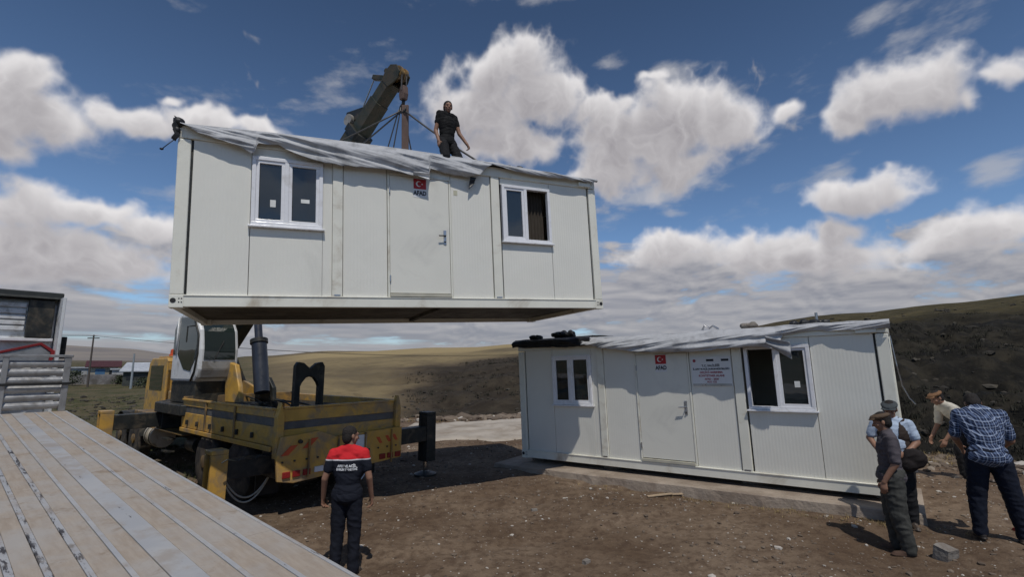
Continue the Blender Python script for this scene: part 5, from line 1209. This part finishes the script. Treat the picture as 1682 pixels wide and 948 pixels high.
# -- man with brown cap in front, seen from behind and the side
j = std(1.68)
j.update(pelvis=(0, .0, .93), chest=(0, 0.0, 1.21), neck=(0, -0.01, 1.41), head=(0, 0.035, 1.56), face=(0, 1, -0.30), sr=(.16, -.02, 1.36), sl=(-.16, -.02, 1.36),
 er=(.205, -.05, 1.08), wr=(.21, .06, .85), hr=(.0, .25, -1), el=(-.205, -.03, 1.08), wl=(-.19, .10, .87), kr=(.09, .02, .49), kl=(-.09, -.01, .49), ar=(.10, .0, .085), al=(-.09, -.08, .085))
FC, _, _ = person('man in grey shirt and brown cap at the near corner of the standing container', place(4.74, 6.42, gh(4.74, 6.42) - 0.005, (-0.90, 0.50)), j, cloth('grey_violet_shirt', (0.085, 0.075, 0.085)), cloth('grey_trousers', (0.055, 0.055, 0.050)), sleeve=0.85, capm=cloth('brown_cap', (0.11, 0.075, 0.05)), baggy=1.9, trouser_fold=0.016, shirt_fold=0.012, hair=M_hair, shoe=cloth('brown_shoe', (0.09, 0.055, 0.04)))
# -- man with grey cap and vest behind him, facing the camera's left
j = std(1.66)
j.update(face=(0.1, 1, -0.45), er=(.27, .0, 1.14), wr=(.17, .17, .98), hr=(-.5, .7, -.3), el=(-.25, .0, 1.12), wl=(-.12, .19, .98), hl=(.6, .6, -.2), tr=(0, 0, 1), tl=(0, 0, 1))
j = {k: v for k, v in j.items()}
VM, _, _ = person('man in grey cap, light blue shirt and dark vest, holding a dark jacket', place(5.32, 7.08, gh(5.32, 7.08) - 0.005, (-0.62, -0.78)), j, cloth('light_blue_shirt', (0.42, 0.50, 0.62)), cloth('black_trousers_2'.replace('_2', '_plain'), (0.02, 0.02, 0.022)), sleeve=0.7, capm=cloth('grey_cap', (0.06, 0.068, 0.072)), vest=cloth('brown_vest', (0.045, 0.033, 0.028)), build=1.1, belly=.03, baggy=1.4)
bag = MB(); ell(bag, (0, 0, 0), (0.14, 0.07, 0.13)); ell(bag, (0.06, 0.02, -0.08), (0.10, 0.06, 0.10))
bo = fuse(bag, 'folded_jacket', cloth('dark_jacket', (0.022, 0.018, 0.018)), None, 0.012, 2, folds(0.012, 4.0)); bo.matrix_world = VM.matrix_world @ Matrix.Translation((-0.20, 0.20, 0.93)); tag(bo, 'dark jacket folded over the hands of the man in the vest', 'jacket')
# -- man in cream shirt bending down behind
j = std(1.68)
j.update(pelvis=(0, -.10, .90), chest=(0, 0.14, 1.12), neck=(0, 0.27, 1.25), head=(0, 0.38, 1.37), face=(0, 1, -0.5), sr=(.17, .24, 1.20), sl=(-.17, .24, 1.20),
 er=(.21, .26, .92), wr=(.18, .40, .72), hr=(0, .5, -1), el=(-.21, .28, .92), wl=(-.16, .42, .70), hl=(0, .5, -1), hpr=(.085, -.08, .86), hpl=(-.085, -.08, .86), kr=(.10, .04, .48), kl=(-.12, -.10, .48), ar=(.10, .02, .085), al=(-.14, -.34, .10))
person('man in cream shirt and brown cap leaning forward beside the stout man', place(7.78, 8.70, gh(7.78, 8.70) - 0.005, (-0.97, 0.10)), j, cloth('cream_shirt', (0.56, 0.52, 0.44)), cloth('dark_trousers', (0.022, 0.022, 0.024)), sleeve=0.9, capm=cloth('tan_cap', (0.20, 0.11, 0.06)), baggy=1.5)
# -- man in checked shirt
def plaid():
    m, t, b = principled('checked_cloth'); co = t.new('ShaderNodeTexCoord').outputs['Object']; x, y, z = t.xyz(co)
    co2 = t.vmath('ADD', co, t.vmath('MULTIPLY', t.vmath('SUBTRACT', t.noise(co, 5.0, 2, out='Color'), (.5, .5, .5)), (0.012, 0.012, 0.012))); x, y, z = t.xyz(co2)
    def st(v, per, w):
        f = t.math('FRACT', t.math('ADD', t.math('DIVIDE', v, per), 100.0)); return t.math('LESS_THAN', f, w)
    sx = t.math('ADD', x, t.math('MULTIPLY', y, 0.5)); sz = t.math('ADD', z, t.math('MULTIPLY', y, -0.55))
    a, b_ = st(sx, 0.030, 0.42), st(sz, 0.030, 0.42)
    c = t.mix(t.math('MULTIPLY', t.math('ADD', a, b_), 0.5), (0.013, 0.021, 0.050), (0.12, 0.165, 0.28))
    wl_ = t.math('MAXIMUM', st(sx, 0.060, 0.10), st(sz, 0.060, 0.10)); c = t.mix(t.math('MULTIPLY', wl_, 0.6), c, (0.42, 0.48, 0.60))
    t.l.new(c, b.inputs['Base Color']); b.inputs['Roughness'].default_value = 0.85; b.inputs['Specular IOR Level'].default_value = 0.2; return m
j = std(1.84)
j.update(pelvis=(0, -.08, 1.0), chest=(0, 0.03, 1.31), neck=(0, 0.13, 1.52), head=(-.02, 0.24, 1.60), face=(0, .75, -0.65), sr=(.195, .10, 1.46), sl=(-.195, .10, 1.46),
 er=(.26, .13, 1.16), wr=(.18, .36, 1.02), hr=(-.2, .6, -.6), el=(-.26, .13, 1.16), wl=(-.18, .36, 1.02), hl=(.2, .6, -.6), hpr=(.095, -.07, .95), hpl=(-.095, -.07, .95), kr=(.17, -.05, .50), kl=(-.15, -.03, .50), ar=(.22, -.03, .085), al=(-.17, -.05, .085), fr=(.3, 1, 0), fl=(-.4, 1, 0))
person('stout man in blue checked shirt and dark jeans, back turned and bent forward', place(5.90, 6.34, gh(5.90, 6.34) - 0.005, (0.55, 0.84)), j, plaid(), cloth('dark_jeans', (0.010, 0.013, 0.024)), sleeve=0.8, build=1.13, belly=0.02, baggy=1.3, shirt_fold=0.012)
# ================================================================ VILLAGE, POLES, RUBBLE, STONES
M_plas = mat('white_plaster', (0.42, 0.43, 0.44), 0.9, dirt=(0.28, 0.27, 0.25), ds=0.8, da=0.5)
M_plasc = mat('cream_plaster', (0.46, 0.43, 0.34), 0.9, dirt=(0.28, 0.25, 0.2), ds=0.8, da=0.5)
M_blue = mat('blue_paint', (0.07, 0.16, 0.28), 0.6)
M_roofr = mat('dark_red_roof', (0.065, 0.022, 0.026), 0.7, var=0.2)
M_roofg = mat('pale_sheet_roof', (0.42, 0.44, 0.47), 0.5)
M_stonew = mat('stone_wall', (0.22, 0.21, 0.21), 0.95, var=0.25, vs=1.5, dirt=(0.12, 0.11, 0.10), ds=1.0, da=0.5, bump=0.8, bs=4)
M_shed = mat('dark_shed', (0.05, 0.055, 0.05), 0.9, var=0.3)
M_poleg = mat('grey_pole', (0.26, 0.29, 0.31), 0.6); M_polew = mat('wood_pole', (0.09, 0.075, 0.065), 0.9)
def AT(px, Y): return ((px - 841) / 803 * Y)
def house(name, label, cat, x, y, rz, w, d, h, rh, wm, rm, wins=(), doors=(), flat=False):
    o = empty(name, label, cat, loc=(x, y, gh(x, y) - 0.1), rz=rz)
    MB().box(-w / 2, w / 2, -d / 2, d / 2, 0, h).build('wall', wm, o)
    if flat: MB().box(-w / 2 - .2, w / 2 + .2, -d / 2 - .2, d / 2 + .2, h + .002, h + .18).build('roof', rm, o)
    else: MB().prism([(-d / 2 - .35, h - 0.08), (0, h + rh), (d / 2 + .35, h - .08), (d / 2 + .35, h + 0.03), (0, h + rh + .12), (-d / 2 - .35, h + .03)], 'x', -w / 2 - .35, w / 2 + .35).build('roof', rm, o); 
    if not flat: MB().prism([(-d / 2, h + .001), (d / 2, h + .001), (0, h + rh - .06)], 'x', -w / 2 + .02, w / 2 - .02).build('gable', wm, o)
    for wx, wz, ww, wh, m in wins: MB().box(wx - ww / 2, wx + ww / 2, -d / 2 - .04, -d / 2 - .002, wz, wz + wh).build('window', m, o)
    for wx, ww, wh, m in doors: MB().box(wx - ww / 2, wx + ww / 2, -d / 2 - .05, -d / 2 - .002, 0.1, wh).build('door', m, o)
    return o
M_wd = mat('dark_opening', (0.02, 0.022, 0.025), 0.3)
Y = 68
house('village_house', 'low village house with a dark red roof, white and cream walls and a blue door', 'house', AT(178, Y), Y, R(38), 3.1, 3.4, 2.3, 0.7, M_plasc, M_roofr, [(1.0, 1.0, .7, .8, M_wd)], [(-0.3, 1.0, 2.0, M_blue)])
house('village_house', 'small blue and white annexe left of the red roofed village house', 'house', AT(151, Y + 3), Y + 3, R(38), 3.2, 3.2, 2.0, 0.4, M_plas, M_roofg, [(-.8, .9, .6, .7, M_wd)], [(0.7, 1.1, 1.9, M_blue)], flat=True)
house('village_shed', 'small white hut with one dark window right of the red roofed house', 'hut', AT(216, Y), Y, R(35), 3.0, 2.6, 1.9, 0.3, M_plas, M_roofg, [(0.3, .6, .9, .8, M_wd)], flat=True)
house('long_barn', 'long dark barn with a pale sheet roof behind the crane truck', 'barn', AT(276, 66), 66, R(24), 7.5, 5, 1.9, 1.0, M_shed, M_roofg, [(k * 1.5, .8, .8, .6, M_wd) for k in (-2, -1, 0, 1, 2)])
house('village_shed', 'low grey shed with a flat roof next to the lorry cab', 'hut', AT(126, 74), 74, R(40), 4.5, 3, 1.8, 0.3, M_stonew, M_shed, [(0, .8, .6, .5, M_wd)], flat=True)
o = MB().box(-4.2, 4.2, -.2, .2, -.2, 1.25).build('stone_wall', M_stonew, None, matrix=Matrix.Translation((AT(142, 64), 64, gh(AT(142, 64), 64))) @ Matrix.Rotation(R(38), 4, 'Z')); tag(o, 'low grey stone wall in front of the village houses', 'wall')
def tree(x, y, h, w, label, seed=0):
    t = empty('bush', label, 'bush', loc=(x, y, gh(x, y) - .05), group='bushes between the village houses'); rn = random.Random(seed)
    MB().cyl((0, 0, 0), (0, 0, h * .5), 0.07, 0.04).build('trunk', M_polew, t)
    mb = MB()
    for _ in range(420):
        a, b_, c_ = rn.gauss(0, .38), rn.gauss(0, .38), rn.random()
        p = Vector((a * w, b_ * w, h * (.15 + .85 * c_))) ; p.x *= 1.1 - c_ * .6; p.y *= 1.1 - c_ * .6
        q = Vector((rn.uniform(-1, 1), rn.uniform(-1, 1), rn.uniform(-1, 1))).normalized(); e = q.orthogonal().normalized(); s_ = rn.uniform(.05, .12)
        mb.add([p - e * s_, p + q.cross(e) * s_, p + e * s_, p - q.cross(e) * s_], [(0, 1, 2, 3)])
    mb.build('foliage', M_leaf, t)
M_leaf = mat('dull_foliage', (0.045, 0.055, 0.028), 0.8, var=0.4, vs=2)
tree(AT(130, 62), 62, 1.9, 1.4, 'dark bush in front of the grey village shed', 1)
tree(AT(206, 66), 66, 1.2, .9, 'dark bush between the red roofed house and the white hut', 2)
tree(AT(246, 60), 60, 1.3, 1.6, 'dark bush in front of the long barn', 3)
# poles and wires
def pole(px, Y, top, r, m, label, name='utility_pole', cat='pole'):
    x = AT(px, Y); z = gh(x, Y); o = empty(name, label, cat, loc=(x, Y, z - .2)); MB().cyl((0, 0, 0), (0, 0, top - z + .2), r * 1.2, r * .8, 10).build('post', m, o)
    return o, Vector((x, Y, top))
o1, p1 = pole(155, 60, 2.45 + 53 / 803 * 60, .10, M_polew, 'dark wooden pole carrying the overhead wires beside the red roofed house')
MB().box(-.7, .7, -.05, .05, p1.z - gh(p1.x, p1.y) - .25, p1.z - gh(p1.x, p1.y) - .13).build('crossarm', M_polew, o1)
o2, p2 = pole(225, 58, 2.45 + 22 / 803 * 58, .11, M_poleg, 'pale grey metal post standing between the hut and the long barn', 'metal_post', 'post')
o3, p3 = pole(905, 95, 2.45 + 20 / 803 * 95, .12, M_polew, 'far wooden pole of the overhead wires behind the standing container')
MB().box(-.7, .7, -.05, .05, p3.z - gh(p3.x, p3.y) - .25, p3.z - gh(p3.x, p3.y) - .13).build('crossarm', M_polew, o3)
p0 = p1 + Vector((-30, -6, 1.2))
for sgn, nm in ((-.6, 'upper'), (.6, 'lower')):
    pts = []
    for a, b_ in ((p0, p1), (p1, p3)):
        a2, b2 = a + Vector((sgn, 0, -.05 - .12 * (sgn > 0))), b_ + Vector((sgn, 0, -.05 - .12 * (sgn > 0)))
        sag = 0.3 if a is p0 else 1.3
        pts += [a2.lerp(b2, t) - Vector((0, 0, sag * 4 * t * (1 - t))) for t in np.linspace(0, 1, 16)][(0 if a is p0 else 1):]
    o = MB().tube(pts, 0.022, 5).build('overhead_wire', M_dark, None); tag(o, nm + ' of the two thin black overhead wires running past the village', 'wire')
# light concrete path behind the crane
M_path = mat('pale_path', (0.42, 0.37, 0.31), 0.9, var=0.12, vs=1.2, dirt=(0.27, 0.22, 0.17), ds=0.7, da=0.45, bump=0.4, bs=12)
def pf(u, v):
    x = -4.2 + 11.5 * u; y0 = 15.6 - 0.10 * x + 0.35 * noise.noise(Vector((x, 0, 0))); y1 = 21.2 + 0.05 * x + 0.5 * noise.noise(Vector((x * .7, 5, 0)))
    y = y0 + (y1 - y0) * v; return (x, y)
mb = MB(); NU, NV = 70, 34
xy = [pf(i / NU, k / NV) for i in range(NU + 1) for k in range(NV + 1)]
zz = ground_h(np.array([a for a, _ in xy]), np.array([b_ for _, b_ in xy]))
edge = [min(i / NU, 1 - i / NU, k / NV, 1 - k / NV) for i in range(NU + 1) for k in range(NV + 1)]
mb.add([(a, b_, z_ + (0.05 if e > .01 else -0.06)) for (a, b_), z_, e in zip(xy, zz, edge)], [(i * (NV + 1) + k, (i + 1) * (NV + 1) + k, (i + 1) * (NV + 1) + k + 1, i * (NV + 1) + k + 1) for i in range(NU) for k in range(NV)])
o = mb.build('path', M_path, None, smooth=True); tag(o, kind='structure')
# loose stones and rubble
M_gr = mat('gravel_stone', (0.20, 0.165, 0.13), 0.9, var=0.45, vs=1.4)
def stone_mat():
    m, t, b = principled('gravel_stone_mixed'); ge = t.new('ShaderNodeNewGeometry'); r_ = ge.outputs['Random Per Island']
    c = t.mix(t.rng(r_, 0.0, 0.75, smooth=False), (0.075, 0.052, 0.036), (0.20, 0.155, 0.115)); c = t.mix(t.rng(r_, 0.86, 0.9), c, (0.46, 0.42, 0.37))
    t.l.new(c, b.inputs['Base Color']); b.inputs['Roughness'].default_value = 0.9; return m
M_st = stone_mat()
rn = random.Random(21)
def scatter(name, pts, label=None, kind='stuff'):
    mb = MB(); X_ = np.array([p[0] for p in pts]); Y_ = np.array([p[1] for p in pts]); Z_ = ground_h(X_, Y_)
    for i, ((x, y, r), z) in enumerate(zip(pts, Z_)): mb.rock((x, y, float(z) + r * .12), r, i * .37 + 1, 0.62, 1)
    o = mb.build(name, M_st, None); tag(o, kind=kind); return o
pts = []
while len(pts) < 14000:
    y = 3.2 + 13 * rn.random() ** 1.3; x = rn.uniform(-.75 * y, 1.05 * y)
    dens = noise.noise(Vector((x * .5, y * .5, 3))) + .45
    if rn.random() > dens + .25: continue
    r = 0.0068 * math.exp(rn.gauss(0, .6)) * (1 + y * .06)
    pts.append((x, y, min(r, .05)))
scatter('gravel', pts)
pts = [( rn.gauss(1.0, 2.2) - 1.6, rn.gauss(22.2, .55), abs(rn.gauss(.09, .07)) + .03) for _ in range(420)]
pts += [(7.5 + 9 * rn.random(), 0, 0) for _ in range(0)]
for _ in range(900):
    a = R(rn.uniform(33, 56)); r = rn.gauss(13.4, .5); pts.append((r * math.sin(a), r * math.cos(a), abs(rn.gauss(.03, .035)) + .012))
scatter('rubble', pts)
pts = []
for _ in range(700):      # rocks on the field at the left
    a = R(rn.uniform(-50, -30)); r = rn.uniform(18, 55); pts.append((r * math.sin(a), r * math.cos(a), abs(rn.gauss(.08, .08)) + .03))
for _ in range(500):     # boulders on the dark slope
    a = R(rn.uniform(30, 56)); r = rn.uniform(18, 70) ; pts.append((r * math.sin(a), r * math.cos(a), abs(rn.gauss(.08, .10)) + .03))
for _ in range(260):
    a = R(rn.uniform(-14, 6)); r = rn.uniform(26, 60); pts.append((r * math.sin(a), r * math.cos(a), abs(rn.gauss(.08, .10)) + .03))
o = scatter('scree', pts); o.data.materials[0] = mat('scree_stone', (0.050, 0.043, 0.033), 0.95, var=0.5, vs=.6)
# scrub on the slopes and grass tufts near by
def tufts(name, pts, m, blades=9, seed=4):
    rn = random.Random(seed); mb = MB(); X_ = np.array([p[0] for p in pts]); Y_ = np.array([p[1] for p in pts]); Z_ = ground_h(X_, Y_)
    for (x, y, h), z in zip(pts, Z_):
        for _ in range(blades):
            a = rn.uniform(0, 6.28); l = h * rn.uniform(.5, 1.1); b0 = Vector((x + rn.gauss(0, h * .35), y + rn.gauss(0, h * .35), float(z) - .01)); tip = b0 + Vector((math.cos(a) * l * .6, math.sin(a) * l * .6, l)); w = Vector((-math.sin(a), math.cos(a), 0)) * h * .06
            mb.add([b0 - w, b0 + w, tip], [(0, 1, 2)])
    o = mb.build(name, m, None); tag(o, kind='stuff'); return o
M_dry = mat('dry_grass', (0.30, 0.22, 0.10), 0.9, var=0.35, vs=3); M_gg = mat('green_grass', (0.075, 0.085, 0.03), 0.9, var=0.4, vs=1)
g = []
for _ in range(160): g.append((rn.gauss(3.9, 1.3), 0, rn.uniform(.03, .07)))
g = [(x, 11.70723 - (x - .2156) * .779 - .75 + rn.gauss(0, .12), h) for x, _, h in g]
g += [(rn.gauss(8.6, 1.0), rn.gauss(10.6, .35), rn.uniform(.06, .14)) for _ in range(240)]
g += [(rn.gauss(-3.2, .8), rn.gauss(22.3, .4), rn.uniform(.05, .15)) for _ in range(100)]
tufts('dry_grass', g, M_dry)
g = []
for _ in range(5200):
    a = R(rn.uniform(-50, -29)); r = 11 + 45 * rn.random() ** 1.4
    if noise.noise(Vector((r * math.sin(a) * .3, r * math.cos(a) * .3, 0))) > -.12: g.append((r * math.sin(a), r * math.cos(a), rn.uniform(.06, .16)))
tufts('grass', g, M_gg, 6)
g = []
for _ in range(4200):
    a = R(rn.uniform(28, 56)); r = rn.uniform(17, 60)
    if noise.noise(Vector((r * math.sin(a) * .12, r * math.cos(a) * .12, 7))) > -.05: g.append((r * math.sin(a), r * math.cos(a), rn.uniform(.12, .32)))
for _ in range(900):
    a = R(rn.uniform(-12, 6)); r = rn.uniform(26, 95)
    if noise.noise(Vector((r * math.sin(a) * .1, r * math.cos(a) * .1, 17))) > -.05: g.append((r * math.sin(a), r * math.cos(a), rn.uniform(.15, .5)))
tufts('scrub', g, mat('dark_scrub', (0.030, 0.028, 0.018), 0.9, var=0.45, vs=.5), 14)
def chunk(name, label, cat, x, y, w, d, h, rz, m, tilt=0, seed=0):
    bm = bmesh.new(); bmesh.ops.create_cube(bm, size=1); bmesh.ops.subdivide_edges(bm, edges=bm.edges, cuts=3, use_grid_fill=True)
    vs = []
    for v in bm.verts:
        q = Vector((v.co.x * w, v.co.y * d, v.co.z * h)); n_ = noise.noise(q * 9 + Vector((seed, 0, 0))); vs.append(q * (1 + .16 * n_) + Vector((0, 0, h * .35)))
    fs = [tuple(v.index for v in f.verts) for f in bm.faces]; bm.free()
    o = MB().add(vs, fs).build(name, m, None, matrix=Matrix.Translation((x, y, gh(x, y))) @ Matrix.Rotation(rz, 4, 'Z') @ Matrix.Rotation(tilt, 4, 'X')); return tag(o, label, cat)
chunk('concrete_chunk', 'pale broken concrete chunk lying behind the shoes of the man with the brown cap', 'rubble', 5.05, 6.15, .19, .16, .16, R(20), M_concg, R(12), 2)
chunk('rock', 'pale rock on the bare dirt at the bottom, left of the men by the container', 'rock', 0.90, 6.50, .09, .06, .05, R(40), M_concg, 0, 5)
chunk('rock', 'flat pale stone near the left end of the slab edge', 'rock', 0.35, 8.6, .10, .05, .04, R(10), M_concg, 0, 7)
M_wood = mat('weathered_wood', (0.36, 0.27, 0.18), 0.85, var=0.2, vs=6)
for i, (x, y, a) in enumerate(((2.55, 8.95, 10), (2.75, 9.0, 28))):
    o = MB().obox((x - .22, y, gh(x - .22, y) + .02), (x + .22, y + .03, gh(x + .22, y) + .05), .07, .02).build('broken_board', M_wood, None, bevel=.004)
    tag(o, ('left' if i == 0 else 'right') + ' of two short broken boards on the dirt before the standing container', 'board')
o = MB().tube([(6.35, 6.6, gh(6.35, 6.6) + .02), (6.5, 6.65, gh(6.5, 6.65) + .03), (6.62, 6.6, gh(6.62, 6.6) + .02)], .025).build('red_scrap', M_redp, None); tag(o, 'small red plastic scrap on the dirt beside the concrete chunk', 'scrap')
